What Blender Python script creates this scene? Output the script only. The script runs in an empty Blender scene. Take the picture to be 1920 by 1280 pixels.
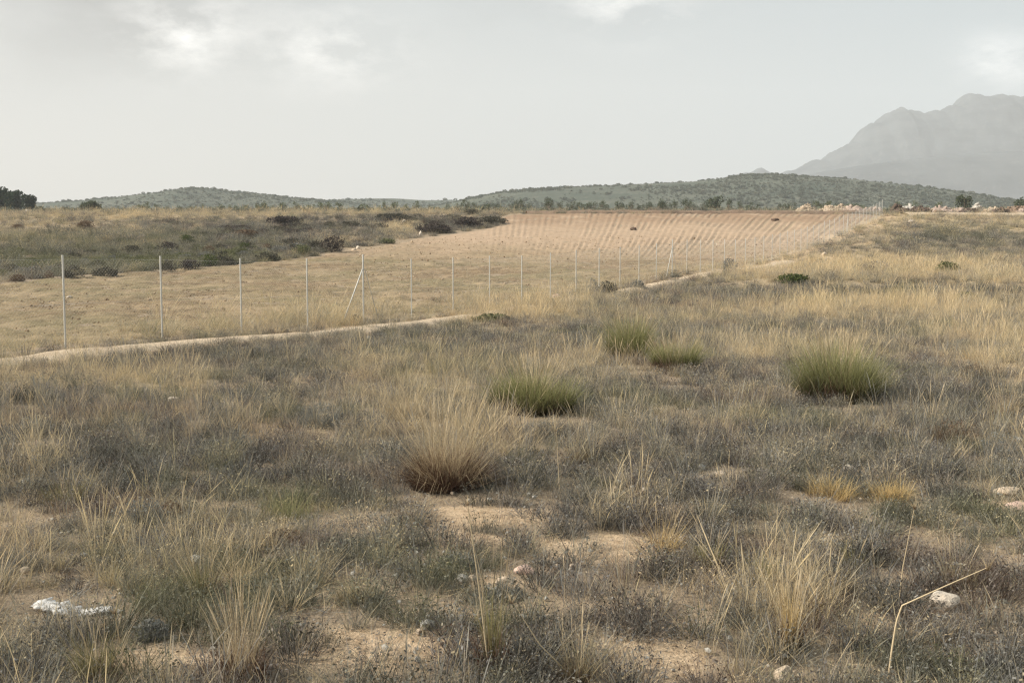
import bpy, math, random
import numpy as np
from mathutils import Vector, Matrix

random.seed(7)
RNG = np.random.default_rng(11)
SC = bpy.context.scene
COL = SC.collection
R = math.radians

# ------------------------------------------------------------------ camera geometry
F = 2000.0                      # focal length in pixels of the 1920 px wide photograph
EYE = 2.0
PITCH = math.atan(158.0 / F)
CP, SP = math.cos(PITCH), math.sin(PITCH)

def ray(u, v):
    a, b = (u - 960.0) / F, (640.0 - v) / F
    return np.array([a, CP + b * SP, -SP + b * CP])

def project(x, y, z):
    dz = z - EYE
    f = y * CP - dz * SP
    up = y * SP + dz * CP
    f = np.where(f < 0.05, 0.05, f)
    return 960 + F * x / f, 640 - F * up / f

# ------------------------------------------------------------------ noise
def _h(ix, iy, s):
    n = (ix.astype(np.int64) * 374761393 + iy.astype(np.int64) * 668265263 + s * 1442695041) & 0xFFFFFFFF
    n = ((n ^ (n >> 13)) * 1274126177) & 0xFFFFFFFF
    n = (n ^ (n >> 16)) & 0xFFFFFFFF
    return n / 4294967295.0

def vnoise(x, y, s=0):
    x = np.asarray(x, float); y = np.asarray(y, float)
    ix, iy = np.floor(x), np.floor(y)
    fx, fy = x - ix, y - iy
    fx = fx * fx * (3 - 2 * fx); fy = fy * fy * (3 - 2 * fy)
    a = _h(ix, iy, s); b = _h(ix + 1, iy, s); c = _h(ix, iy + 1, s); d = _h(ix + 1, iy + 1, s)
    return (a * (1 - fx) + b * fx) * (1 - fy) + (c * (1 - fx) + d * fx) * fy

def fbm(x, y, o=4, s=0):
    t = 0; a = 0.5; n = 0
    for k in range(o):
        t = t + a * vnoise(x * 2 ** k + 17.3 * k, y * 2 ** k - 9.1 * k, s + k); n += a; a *= .5
    return t / n

def sstep(a, b, x):
    t = np.clip((x - a) / (b - a), 0, 1)
    return t * t * (3 - 2 * t)

# ------------------------------------------------------------------ terrain height
_ky = [-5000, 0, 15, 23, 36, 45, 51, 64, 84, 100, 115, 130, 143, 150, 165, 200, 300, 450, 600, 5000]
_kz = [0, 0, 0, -.06, -.1, .05, .27, .66, 1.75, 2.95, 4.4, 6.0, 7.5, 8.05, 8.6, 10.0, 14.5, 21.2, 28, 28]
_gy = np.arange(-60, 700, .5)
_gz = np.interp(_gy, _ky, _kz)
_w = np.ones(15) / 15
_gz2 = np.convolve(np.pad(_gz, 7, mode='edge'), _w, 'valid')

def prof(y):
    return np.where(y > 690, 28.0, np.interp(y, _gy, _gz2))

def G(x, y):
    x = np.asarray(x, float); y = np.asarray(y, float)
    r = np.hypot(x, y)
    z = prof(y)
    near = 1 - sstep(120, 260, r)
    z = z + near * ((fbm(x / 2.2, y / 2.2, 3, 5) - .5) * .14 + (fbm(x / 11, y / 11, 2, 9) - .5) * .35 * sstep(8, 30, r))
    bank = sstep(4, 14, x + 3 * (fbm(y / 4, x / 4, 2, 3) - .5)) * sstep(52.4, 54.4, y + 1.5 * (vnoise(x / 5, y * 0, 8) - .5)) * (1 - sstep(58, 78, y))
    z = z + bank * .32
    z = z + sstep(150, 500, r) * (fbm(x / 90, y / 90, 3, 21) - .5) * 1.2
    return z

_tt = np.concatenate([np.arange(1.5, 60, .02), np.arange(60, 520, .1)])
def hit(u, v):
    d = ray(u, v); t = _tt / d[1]
    X, Y, Z = d[0] * t, d[1] * t, EYE + d[2] * t
    k = np.nonzero(Z < G(X, Y))[0]
    i = k[0] if len(k) else len(t) - 1
    return float(X[i]), float(Y[i])

# ------------------------------------------------------------------ fence line
DEL, N0 = 2.55, 8.98
TH = math.atan(982 / F)
FV = np.array([math.sin(TH), math.cos(TH)]); FN = np.array([math.cos(TH), -math.sin(TH)])
P0 = np.array([(120 - 960) / F * DEL * N0, DEL * N0])
STEP = DEL / math.cos(TH)
def fpt(s, t=0.0):            # s metres along the fence from the first post, t metres towards the near side
    return P0 + FV * s + FN * t
def fence_st(x, y):
    dx, dy = x - P0[0], y - P0[1]
    return dx * FV[0] + dy * FV[1], dx * FN[0] + dy * FN[1]
FLEN = STEP * 47

# ------------------------------------------------------------------ field polygon
_edge = [(-160, 546), (0, 531), (120, 521), (300, 507), (450, 497), (600, 480), (650, 470), (780, 447), (880, 434), (945, 423)]
_left = [hit(*p) for p in _edge] + [(-2.0, 139.5), (0.8, 147.5)]
_start = fpt(-34, -.35); _end = fpt(FLEN - 1.5, -.35)
FIELD = [tuple(_start), tuple(_end), (_end[0] - .5, 148.0)] + [(0.8, 148.2)] + _left[::-1][1:]
FIELD.append((-60.0, _left[0][1] - 6)); FIELD.append((-60.0, _start[1]))
FP = np.array(FIELD)
def field_sd(x, y):             # signed distance, positive inside
    x = np.asarray(x, float); y = np.asarray(y, float)
    ins = np.zeros(x.shape, bool); dm = np.full(x.shape, 1e9)
    n = len(FP)
    for i in range(n):
        ax, ay = FP[i]; bx, by = FP[(i + 1) % n]
        c = ((ay > y) != (by > y))
        with np.errstate(divide='ignore', invalid='ignore'):
            xi = (bx - ax) * (y - ay) / (by - ay + 1e-12) + ax
        ins ^= c & (x < xi)
        ex, ey = bx - ax, by - ay
        t = np.clip(((x - ax) * ex + (y - ay) * ey) / (ex * ex + ey * ey + 1e-12), 0, 1)
        dm = np.minimum(dm, np.hypot(x - ax - t * ex, y - ay - t * ey))
    return np.where(ins, dm, -dm)

# ------------------------------------------------------------------ zones of the vegetation
STRAW = [(950, 590, 120, 22, 1), (1040, 566, 90, 16, .9), (1640, 582, 270, 22, .9), (1280, 610, 200, 20, .35), (1640, 505, 240, 26, 1),
         (1480, 520, 130, 18, .9), (1850, 525, 130, 16, .7), (740, 700, 120, 30, .7), (1860, 660, 110, 45, .7), (1600, 665, 120, 22, .35),
         (150, 715, 200, 18, .45), (1250, 985, 120, 55, .22), (430, 1080, 150, 90, .12), (1760, 420, 260, 16, .7), (1640, 440, 90, 30, .6),
         (60, 440, 150, 28, .4), (250, 406, 330, 6, .8), (640, 399, 300, 5, .8), (745, 430, 40, 12, .9), (640, 455, 50, 8, .7), (190, 452, 140, 12, .25),
         (900, 800, 90, 40, .3), (1420, 660, 120, 30, .4), (620, 600, 60, 18, .9), (1480, 1150, 90, 80, .4), (60, 900, 80, 50, .3), (1080, 690, 120, 24, .3)]
DARK = [(1650, 548, 330, 13, 1), (1400, 560, 140, 14, .7), (1030, 632, 300, 20, .8), (640, 665, 230, 26, .6), (1350, 725, 200, 40, .7), (1720, 720, 160, 40, .6), (1100, 640, 200, 16, .8), (1500, 625, 160, 12, .6), (1600, 830, 220, 60, .6),
        (1230, 860, 220, 60, .6), (520, 445, 210, 28, .9), (1760, 455, 140, 18, .8), (700, 414, 170, 10, .8), (870, 425, 90, 12, 1), (300, 860, 160, 60, .4),
        (600, 830, 110, 60, .5), (1080, 780, 140, 40, .4), (1700, 1000, 150, 60, .4), (1000, 1200, 160, 70, .4), (150, 1230, 180, 70, .5), (1700, 1230, 200, 60, .4), (300, 510, 300, 14, .5), (250, 470, 300, 25, .5)]
BARE = [(880, 972, 150, 18, 1), (690, 988, 120, 18, .8), (860, 1017, 80, 16, 1), (1130, 1032, 130, 24, 1), (320, 1248, 95, 28, .9), (700, 1218, 170, 42, .9),
        (1240, 1235, 95, 55, .8), (1320, 1172, 120, 25, .6), (930, 1092, 80, 14, .8), (430, 952, 45, 10, .7), (60, 838, 70, 7, 1), (1895, 948, 50, 10, 1),
        (1350, 890, 60, 8, .6), (1570, 1010, 60, 10, .5), (1640, 1165, 80, 20, .5), (1500, 480, 120, 14, .55), (1580, 450, 90, 14, .6), (1640, 425, 60, 12, .6), (1440, 508, 100, 9, .8),
        (480, 1180, 60, 20, .4), (860, 1150, 90, 20, .5), (1010, 745, 40, 6, .4)]
OLIVE = [(540, 950, 90, 50, .9), (300, 500, 280, 20, .9), (180, 465, 260, 25, .55), (60, 495, 90, 16, .9), (1500, 960, 90, 50, .3), (1300, 1080, 160, 60, .2), (350, 1120, 160, 90, .2), (1800, 440, 160, 20, .3), (900, 690, 120, 30, .3)]

def zone(L, u, v, x, y, sd):
    wu = (fbm(x / 1.1, y / 1.1, 3, sd) - .5) * 1.1
    t = np.zeros_like(u)
    for (a, b, ra, rb, s) in L:
        q = ((u - a) / ra) ** 2 + ((v - b) / rb) ** 2
        t = np.maximum(t, s * np.exp(-.5 * (q * 1.2) ** 1.3))
    return np.clip(t * (1 + wu * .9), 0, 1)

# ------------------------------------------------------------------ mesh helpers
def mesh_from(name, V, Q, attrs=None, mats=(), smooth=True):
    """V (n,3), Q list/array of faces (all the same size)."""
    V = np.asarray(V, np.float32); Q = np.asarray(Q, np.int32)
    k = Q.shape[1]
    m = bpy.data.meshes.new(name)
    m.vertices.add(len(V)); m.vertices.foreach_set('co', V.ravel())
    m.loops.add(Q.size); m.loops.foreach_set('vertex_index', Q.ravel())
    m.polygons.add(len(Q))
    m.polygons.foreach_set('loop_start', np.arange(0, Q.size, k, dtype=np.int32))
    m.polygons.foreach_set('loop_total', np.full(len(Q), k, np.int32))
    m.update(calc_edges=True)
    if smooth:
        m.polygons.foreach_set('use_smooth', np.ones(len(Q), bool))
    for an, av in (attrs or {}).items():
        a = m.attributes.new(an, 'FLOAT', 'POINT'); a.data.foreach_set('value', np.asarray(av, np.float32))
    for mt in mats:
        m.materials.append(mt)
    return m

def obj(name, mesh, parent=None, loc=None, rz=None):
    o = bpy.data.objects.new(name, mesh); COL.objects.link(o)
    if parent: o.parent = parent
    if loc is not None: o.location = loc
    if rz is not None: o.rotation_euler = (0, 0, rz)
    return o

def tag(o, label=None, cat=None, group=None, kind=None):
    if label: o['label'] = label
    if cat: o['category'] = cat
    if group: o['group'] = group
    if kind: o['kind'] = kind
    return o

def empty(name, loc, label, cat, group=None, rz=0):
    o = bpy.data.objects.new(name, None); COL.objects.link(o)
    o.location = loc; o.rotation_euler = (0, 0, rz); o.empty_display_size = .1
    return tag(o, label, cat, group)

# ------------------------------------------------------------------ materials
def new_mat(name):
    m = bpy.data.materials.new(name); m.use_nodes = True
    nt = m.node_tree; nt.nodes.clear()
    out = nt.nodes.new('ShaderNodeOutputMaterial')
    return m, nt, out
def N(nt, t, **kw):
    n = nt.nodes.new(t)
    for k, v in kw.items():
        if hasattr(n, k): setattr(n, k, v)
        else: n.inputs[k.replace('_', ' ')].default_value = v
    return n
def L(nt, a, b): nt.links.new(a, b)
def c4(c): return (c[0], c[1], c[2], 1)
def mixc(nt, fac, a, b, blend='MIX'):
    n = nt.nodes.new('ShaderNodeMix'); n.data_type = 'RGBA'; n.blend_type = blend
    if isinstance(fac, (int, float)): n.inputs[0].default_value = fac
    else: L(nt, fac, n.inputs[0])
    for i, q in ((6, a), (7, b)):
        if isinstance(q, tuple): n.inputs[i].default_value = c4(q)
        else: L(nt, q, n.inputs[i])
    return n.outputs[2]
def mathn(nt, op, a, b=None, clamp=False):
    n = nt.nodes.new('ShaderNodeMath'); n.operation = op; n.use_clamp = clamp
    for i, q in ((0, a), (1, b)):
        if q is None: continue
        if isinstance(q, (int, float)): n.inputs[i].default_value = q
        else: L(nt, q, n.inputs[i])
    return n.outputs[0]
def noise(nt, vec, scale, detail=4, rough=.6):
    n = nt.nodes.new('ShaderNodeTexNoise'); n.inputs['Scale'].default_value = scale
    n.inputs['Detail'].default_value = detail; n.inputs['Roughness'].default_value = rough
    if vec is not None: L(nt, vec, n.inputs['Vector'])
    return n.outputs['Fac']
def ramp(nt, fac, stops):
    n = nt.nodes.new('ShaderNodeValToRGB'); e = n.color_ramp.elements
    while len(e) < len(stops): e.new(.5)
    for i, (p, c) in enumerate(stops):
        e[i].position = p; e[i].color = c4(c) if isinstance(c, tuple) else (c, c, c, 1)
    L(nt, fac, n.inputs[0]); return n.outputs[0]
def attr(nt, name, t='GEOMETRY'):
    n = nt.nodes.new('ShaderNodeAttribute'); n.attribute_name = name; n.attribute_type = t
    return n.outputs['Fac']
def diffuse(nt, out, col, bump=None, rough=.95, dist=.05, strength=.6):
    b = nt.nodes.new('ShaderNodeBsdfPrincipled'); b.inputs['Roughness'].default_value = rough
    b.inputs['Specular IOR Level'].default_value = .15
    if isinstance(col, tuple): b.inputs['Base Color'].default_value = c4(col)
    else: L(nt, col, b.inputs['Base Color'])
    if bump is not None:
        bp = nt.nodes.new('ShaderNodeBump'); bp.inputs['Distance'].default_value = dist; bp.inputs['Strength'].default_value = strength
        L(nt, bump, bp.inputs['Height']); L(nt, bp.outputs[0], b.inputs['Normal'])
    L(nt, b.outputs[0], out.inputs['Surface'])
def objco(nt): return nt.nodes.new('ShaderNodeTexCoord').outputs['Object']

def leafy(nt, out, col, trans=.3):
    d = nt.nodes.new('ShaderNodeBsdfDiffuse'); t = nt.nodes.new('ShaderNodeBsdfTranslucent'); m = nt.nodes.new('ShaderNodeMixShader')
    m.inputs[0].default_value = trans
    for s in (d, t):
        if isinstance(col, tuple): s.inputs['Color'].default_value = c4(col)
        else: L(nt, col, s.inputs['Color'])
    L(nt, d.outputs[0], m.inputs[1]); L(nt, t.outputs[0], m.inputs[2]); L(nt, m.outputs[0], out.inputs['Surface'])

PAL = [(0, (.065, .055, .050)), (.2, (.182, .180, .178)), (.4, (.312, .302, .275)), (.6, (.49, .405, .27)), (.8, (.68, .545, .35)), (1, (.76, .60, .35))]
def mat_stuff(name, base=(.12, .08, .05), baseamt=.5, pal=PAL):
    m, nt, out = new_mat(name)
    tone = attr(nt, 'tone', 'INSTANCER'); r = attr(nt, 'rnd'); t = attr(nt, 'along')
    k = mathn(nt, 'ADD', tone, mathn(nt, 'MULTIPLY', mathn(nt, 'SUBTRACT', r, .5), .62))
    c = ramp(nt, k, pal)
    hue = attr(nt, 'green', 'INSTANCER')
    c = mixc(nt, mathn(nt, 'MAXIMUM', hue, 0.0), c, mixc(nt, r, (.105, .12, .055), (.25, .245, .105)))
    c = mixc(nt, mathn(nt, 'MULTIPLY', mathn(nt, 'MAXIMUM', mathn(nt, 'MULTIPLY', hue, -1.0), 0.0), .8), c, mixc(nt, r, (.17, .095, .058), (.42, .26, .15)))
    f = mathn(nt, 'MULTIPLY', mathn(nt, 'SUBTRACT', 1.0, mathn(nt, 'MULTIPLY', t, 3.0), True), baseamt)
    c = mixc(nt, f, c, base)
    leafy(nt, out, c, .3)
    return m
def mat_blade(name, a, b, base, amt=.7, k=2.5, trans=.3, tip=None):
    m, nt, out = new_mat(name)
    r = attr(nt, 'rnd'); t = attr(nt, 'along')
    c = mixc(nt, r, a, b)
    if tip: c = mixc(nt, mathn(nt, 'MULTIPLY', mathn(nt, 'POWER', t, 2.0), .8), c, tip)
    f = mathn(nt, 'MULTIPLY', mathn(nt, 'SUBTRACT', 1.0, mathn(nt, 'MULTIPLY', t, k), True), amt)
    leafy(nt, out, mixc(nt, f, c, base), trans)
    return m
def mat_plain(name, col, rough=.8, metal=0.0):
    m, nt, out = new_mat(name)
    b = nt.nodes.new('ShaderNodeBsdfPrincipled'); b.inputs['Roughness'].default_value = rough; b.inputs['Metallic'].default_value = metal
    n = noise(nt, objco(nt), 6, 4)
    L(nt, mixc(nt, n, tuple(x * .8 for x in col), tuple(min(1, x * 1.15) for x in col)), b.inputs['Base Color'])
    L(nt, b.outputs[0], out.inputs['Surface']); return m
def mat_rock(name, a, b):
    m, nt, out = new_mat(name); co = objco(nt)
    n = noise(nt, co, 9, 6, .7); n2 = noise(nt, co, 45, 4)
    diffuse(nt, out, mixc(nt, ramp(nt, n, [(.35, 0.0), (.65, 1.0)]), a, b), mathn(nt, 'ADD', n, mathn(nt, 'MULTIPLY', n2, .4)), dist=.03)
    return m

# ground: sandy soil where bare, grey-brown litter elsewhere
def mat_ground():
    m, nt, out = new_mat('scrubland_soil'); co = objco(nt)
    bare = attr(nt, 'bare'); straw = attr(nt, 'straw')
    n1 = noise(nt, co, 1.1, 8, .65); n2 = noise(nt, co, 14, 6, .7); n3 = noise(nt, co, 70, 3)
    soil = mixc(nt, n1, (.52, .375, .24), (.70, .54, .37))
    soil = mixc(nt, ramp(nt, n2, [(.45, 0.0), (.6, .7)]), soil, (.34, .235, .145))
    soil = mixc(nt, ramp(nt, n3, [(.54, 0.0), (.68, .5)]), soil, (.26, .18, .11))
    lit = mixc(nt, n2, (.20, .157, .115), (.45, .345, .235))
    lit = mixc(nt, straw, lit, mixc(nt, n2, (.32, .25, .145), (.52, .41, .25)))
    k = mathn(nt, 'ADD', bare, mathn(nt, 'MULTIPLY', mathn(nt, 'SUBTRACT', n1, .5), .9))
    k = mathn(nt, 'ADD', k, mathn(nt, 'MULTIPLY', mathn(nt, 'SUBTRACT', n3, .5), .5))
    c = mixc(nt, ramp(nt, k, [(.3, 0.0), (.62, 1.0)]), lit, soil)
    diffuse(nt, out, c, mathn(nt, 'ADD', n2, mathn(nt, 'MULTIPLY', n3, .5)), dist=.05, strength=.8)
    return m
def mat_field():
    m, nt, out = new_mat('ploughed_soil'); co = objco(nt)
    far = attr(nt, 'far'); red = attr(nt, 'red')
    mp = N(nt, 'ShaderNodeMapping'); mp.inputs['Rotation'].default_value = (0, 0, R(10)); mp.inputs['Scale'].default_value = (.16, 1, 1); L(nt, co, mp.inputs['Vector'])
    n0 = noise(nt, co, .12, 5, .6); n1 = noise(nt, co, .9, 8, .7); n2 = noise(nt, mp.outputs[0], 1.3, 6, .65); n3 = noise(nt, co, 9, 4)
    near = mixc(nt, ramp(nt, n2, [(.38, 0.0), (.62, 1.0)]), (.138, .093, .054), (.275, .197, .116))
    near = mixc(nt, ramp(nt, n0, [(.40, 0.0), (.58, .75)]), near, (.205, .172, .095))
    near = mixc(nt, ramp(nt, noise(nt, co, .28, 5, .65), [(.48, 0.0), (.62, .6)]), near, (.37, .275, .175))
    near = mixc(nt, ramp(nt, n3, [(.5, 0.0), (.72, .6)]), near, (.40, .30, .185))
    fr = mixc(nt, ramp(nt, n1, [(.3, 0.0), (.7, 1.0)]), (.345, .248, .165), (.465, .345, .243))
    fr = mixc(nt, ramp(nt, n3, [(.5, 0.0), (.7, .4)]), fr, (.40, .27, .17))
    fr = mixc(nt, mathn(nt, 'MULTIPLY', red, ramp(nt, n1, [(.3, .3), (.7, 1.0)])), fr, (.25, .16, .10))
    c = mixc(nt, far, near, fr)
    diffuse(nt, out, c, mathn(nt, 'ADD', n1, mathn(nt, 'MULTIPLY', n3, .5)), dist=.12, strength=.7)
    return m
def mat_soil(name, a, b, sc=1.5):
    m, nt, out = new_mat(name); co = objco(nt)
    n1 = noise(nt, co, sc, 8, .7); n2 = noise(nt, co, sc * 9, 5)
    c = mixc(nt, ramp(nt, n1, [(.3, 0.0), (.7, 1.0)]), a, b)
    diffuse(nt, out, c, mathn(nt, 'ADD', n1, n2), dist=.08)
    return m
def mat_hill(name, a, b, c_, sc):
    m, nt, out = new_mat(name); co = objco(nt)
    mp = N(nt, 'ShaderNodeMapping'); mp.inputs['Scale'].default_value = (.45, 1, 2.2); L(nt, co, mp.inputs['Vector'])
    n1 = noise(nt, mp.outputs[0], sc, 9, .68); n2 = noise(nt, co, sc * 5, 6, .7)
    c = mixc(nt, ramp(nt, n1, [(.4, 0.0), (.6, 1.0)]), a, b)
    c = mixc(nt, ramp(nt, n2, [(.54, 0.0), (.7, .7)]), c, c_)
    diffuse(nt, out, c, n2, dist=1.0 / sc * .02)
    return m

M_GROUND = mat_ground(); M_FIELD = mat_field()
M_PATH = mat_soil('pale_sand', (.46, .35, .24), (.68, .55, .40), 2.5)
M_BANK = mat_soil('red_earth', (.16, .11, .078), (.28, .20, .14), 1.2)
M_HILL = mat_hill('hill_scrubland', (.066, .08, .06), (.105, .112, .084), (.19, .18, .145), .03)
M_MOUNT = mat_hill('mountain_rock', (.05, .06, .068), (.085, .095, .102), (.135, .14, .142), .012)
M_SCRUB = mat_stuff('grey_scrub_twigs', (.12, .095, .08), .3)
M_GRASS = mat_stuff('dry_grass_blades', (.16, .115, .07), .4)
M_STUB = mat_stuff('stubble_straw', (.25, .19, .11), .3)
M_HSCR = mat_stuff('hill_shrub_leaves', pal=[(0, (.105, .125, .095)), (.5, (.15, .165, .125)), (1, (.22, .215, .16))])

# ------------------------------------------------------------------ blade builder
def blades(n, r0, length, lean, width, curve, seg=3, lean_pow=1.0, rng=RNG, droop=.0, seed_head=False, lean_dir=None, twist=.6, sq=(1, 1), kink=0.0):
    """strips: root disc radius r0, length (lo,hi), lean (lo,hi) rad, curve extra bend"""
    ph = rng.uniform(0, 2 * math.pi, n)
    rr = r0 * np.sqrt(rng.uniform(0, 1, n))
    px, py = rr * np.cos(ph) * sq[0], rr * np.sin(ph) * sq[1]
    az = ph + rng.normal(0, 1.0, n)
    ln = lean[0] + (lean[1] - lean[0]) * rng.uniform(0, 1, n) ** lean_pow
    if lean_dir is not None:
        az = np.where(rng.uniform(0, 1, n) < lean_dir[1], lean_dir[0] + rng.normal(0, .5, n), az)
    Ls = rng.uniform(length[0], length[1], n)
    cv = curve * rng.uniform(.3, 1.5, n)
    wd = width * rng.uniform(.6, 1.4, n)
    fa = az + math.pi / 2 + rng.normal(0, twist, n)
    sx, sy = np.cos(fa), np.sin(fa)
    V = np.zeros((n, seg + 1, 2, 3)); al = np.zeros((n, seg + 1, 2))
    kb = np.where(rng.uniform(0, 1, n) < kink, rng.uniform(.4, 1.5, n), 0) if kink else 0; kt = rng.uniform(.35, .85, n) if kink else 1
    x, y, z = px.copy(), py.copy(), np.zeros(n) - .015
    for i in range(seg + 1):
        t = i / seg
        w = wd * (1 - t) ** .7 + wd * .12
        if seed_head: w = wd * np.where(t > .7, 2.2 * (1.05 - t) / .3, .6)
        V[:, i, 0] = np.stack([x - sx * w / 2, y - sy * w / 2, z], 1)
        V[:, i, 1] = np.stack([x + sx * w / 2, y + sy * w / 2, z], 1)
        al[:, i] = t
        a = ln + cv * t + kb * (t >= kt)
        st = Ls / seg
        x = x + np.sin(a) * np.cos(az) * st; y = y + np.sin(a) * np.sin(az) * st; z = z + np.cos(a) * st
    idx = np.arange(n * (seg + 1) * 2).reshape(n, seg + 1, 2)
    Q = np.stack([idx[:, :-1, 0], idx[:, :-1, 1], idx[:, 1:, 1], idx[:, 1:, 0]], -1).reshape(-1, 4)
    rd = np.repeat(rng.uniform(0, 1, n), (seg + 1) * 2)
    return V.reshape(-1, 3), Q, al.ravel(), rd

def join(*parts):
    V, Q, A, Rr = [], [], [], []; k = 0
    for (v, q, a, r) in parts:
        V.append(v); Q.append(q + k); A.append(a); Rr.append(r); k += len(v)
    return np.concatenate(V), np.concatenate(Q), np.concatenate(A), np.concatenate(Rr)

def leaves(n, cx, cy, cz, rx, ry, rz, size, rng=RNG, surf=.5, flat=0.0, low=-1.0):
    """quads scattered in an ellipsoid, biased to its skin, on lumpy radius"""
    d = rng.normal(size=(n, 3)); d /= np.linalg.norm(d, axis=1)[:, None]
    d[:, 2] = np.where(d[:, 2] < low, -d[:, 2], d[:, 2])
    rad = rng.uniform(0, 1, n) ** (1 / 3 if surf <= 0 else (1 / (3 + 6 * surf)))
    lump = .72 + .5 * vnoise(d[:, 0] * 2.3 + cx * 3.1, d[:, 1] * 2.3 + d[:, 2] * 2.9 + cy, 31)
    p = d * (rad * lump)[:, None] * np.array([rx, ry, rz]) + np.array([cx, cy, cz])
    a = rng.normal(size=(n, 3)); a[:, 2] *= 1 - flat; a /= np.linalg.norm(a, axis=1)[:, None]
    b = np.cross(a, rng.normal(size=(n, 3))); b /= np.linalg.norm(b, axis=1)[:, None]
    s = size * rng.uniform(.5, 1.4, n)[:, None]
    V = np.stack([p - a * s - b * s * .4, p + a * s - b * s * .4, p + a * s * .8 + b * s * .5, p - a * s * .8 + b * s * .5], 1)
    idx = np.arange(n * 4).reshape(n, 4)
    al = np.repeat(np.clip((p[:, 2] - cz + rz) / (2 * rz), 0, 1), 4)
    return V.reshape(-1, 3), idx, al, np.repeat(rng.uniform(0, 1, n), 4)

def bmesh_blades(name, data, mat):
    V, Q, A, Rr = data
    return mesh_from(name, V, Q, {'along': A, 'rnd': Rr}, [mat], smooth=False)

# ------------------------------------------------------------------ ground sheet (polar grid)
def build_ground():
    rings = [0.0, .5]
    while rings[-1] < 3300: rings.append(rings[-1] * 1.021 + .002)
    rings = np.array(rings[1:])
    ang = np.concatenate([np.arange(-40, 40, .25), np.arange(40, 320, 4)])
    A = np.radians(ang)
    Rg, Ag = np.meshgrid(rings, A, indexing='ij')
    X, Y = Rg * np.sin(Ag), Rg * np.cos(Ag)
    Z = G(X, Y)
    u, v = project(X, Y, Z)
    ok = (Y > 1.0)
    bare = np.where(ok, zone(BARE, u, v, X, Y, 60), 0)
    straw = np.where(ok, zone(STRAW, u, v, X, Y, 61), 0)
    s, t = fence_st(X, Y)
    bare = np.maximum(bare, np.exp(-((t - 1.0) / 1.1) ** 2) * .9 * ((s > -60) & (s < FLEN + 10)))
    bare = np.maximum(bare, .36 * sstep(.54, .64, fbm(X / 2.3, Y / 2.3, 4, 71)))
    Z = Z + bare * .03
    nr, na = X.shape
    V = np.stack([X, Y, Z], -1).reshape(-1, 3)
    i = np.arange(nr - 1)[:, None] * na; j = np.arange(na)[None, :]; j2 = (np.arange(na) + 1)[None, :] % na
    Q = np.stack([i + j, i + na + j, i + na + j2, i + j2], -1).reshape(-1, 4)[:, ::-1]
    c = len(V); V = np.concatenate([V, [[0, 0, float(G(0, 0))]]])
    m = mesh_from('ground', V, Q, {'bare': np.append(bare.ravel(), 0), 'straw': np.append(straw.ravel(), 0)}, [M_GROUND])
    tag(obj('ground', m), 'dry scrubland ground rising to a low crest', kind='structure')
build_ground()

# ------------------------------------------------------------------ ploughed field
def build_field():
    d = .27
    xs = np.arange(-60, 56, .15); ys = np.arange(8, 149, .29)
    X, Y = np.meshgrid(xs, ys, indexing='ij')
    X = X + (vnoise(X * 3, Y * 3, 77) - .5) * .03; Y = Y + (vnoise(X * 3, Y * 3, 78) - .5) * d * .5
    sd = field_sd(X, Y) + (fbm(X / 1.7, Y / 1.7, 3, 80) - .5) * 1.0
    far = sstep(72, 112, Y + (fbm(X / 9, Y / 9, 3, 81) - .5) * 26 + X * .3)
    ph = np.arctan2(X + 1, Y - 25) * 100 + (fbm(X / 24, Y / 24, 2, 82) - .5) * .5 + (fbm(X / 4, Y / 14, 2, 83) - .5) * .07
    amp = far * (.03 + .12 * sstep(.25, .6, fbm(X / 5, Y / 9, 2, 84)))
    row = np.floor(ph / .72 + .25)
    fur = np.sin(2 * math.pi * ph / .72) * amp * .5 * (.25 + 1.1 * _h(row, row * 0, 91)) * (.3 + .7 * sstep(-4, 16, X - (Y - 110) * .1))
    ph2 = (-X * .12 + Y * .99) + (fbm(X / 10, Y / 10, 2, 85) - .5) * 2
    fur2 = np.sin(2 * math.pi * ph2 / .85) * .025 * (1 - far)
    clod = (fbm(X / .5, Y / .5, 2, 86) - .5) * (.24 - .17 * far) + (fbm(X / 1.6, Y / 1.1, 3, 87) - .5) * .14 * (1 - far)
    e = sstep(0, .8, sd)
    Z = G(X, Y) + e * (.10 + fur + fur2 + clod) - .06
    red = sstep(118, 140, Y + (fbm(X / 4, Y / 7, 3, 88) - .5) * 16) * sstep(.3, .62, fbm(X / 3, Y / 5, 3, 89) + .18)
    n0, n1 = X.shape
    idx = np.arange(n0 * n1).reshape(n0, n1)
    Q = np.stack([idx[:-1, :-1], idx[1:, :-1], idx[1:, 1:], idx[:-1, 1:]], -1).reshape(-1, 4)
    keep = (sd.ravel()[Q] > -.05).all(1)
    Q = Q[keep]
    used = np.unique(Q); mp = -np.ones(n0 * n1, int); mp[used] = np.arange(len(used))
    V = np.stack([X, Y, Z], -1).reshape(-1, 3)[used]
    m = mesh_from('ploughed_field', V, mp[Q], {'far': far.ravel()[used], 'red': red.ravel()[used]}, [M_FIELD])
    tag(obj('ploughed_field', m), 'bare ploughed field behind the wire fence', kind='structure')
build_field()

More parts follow.
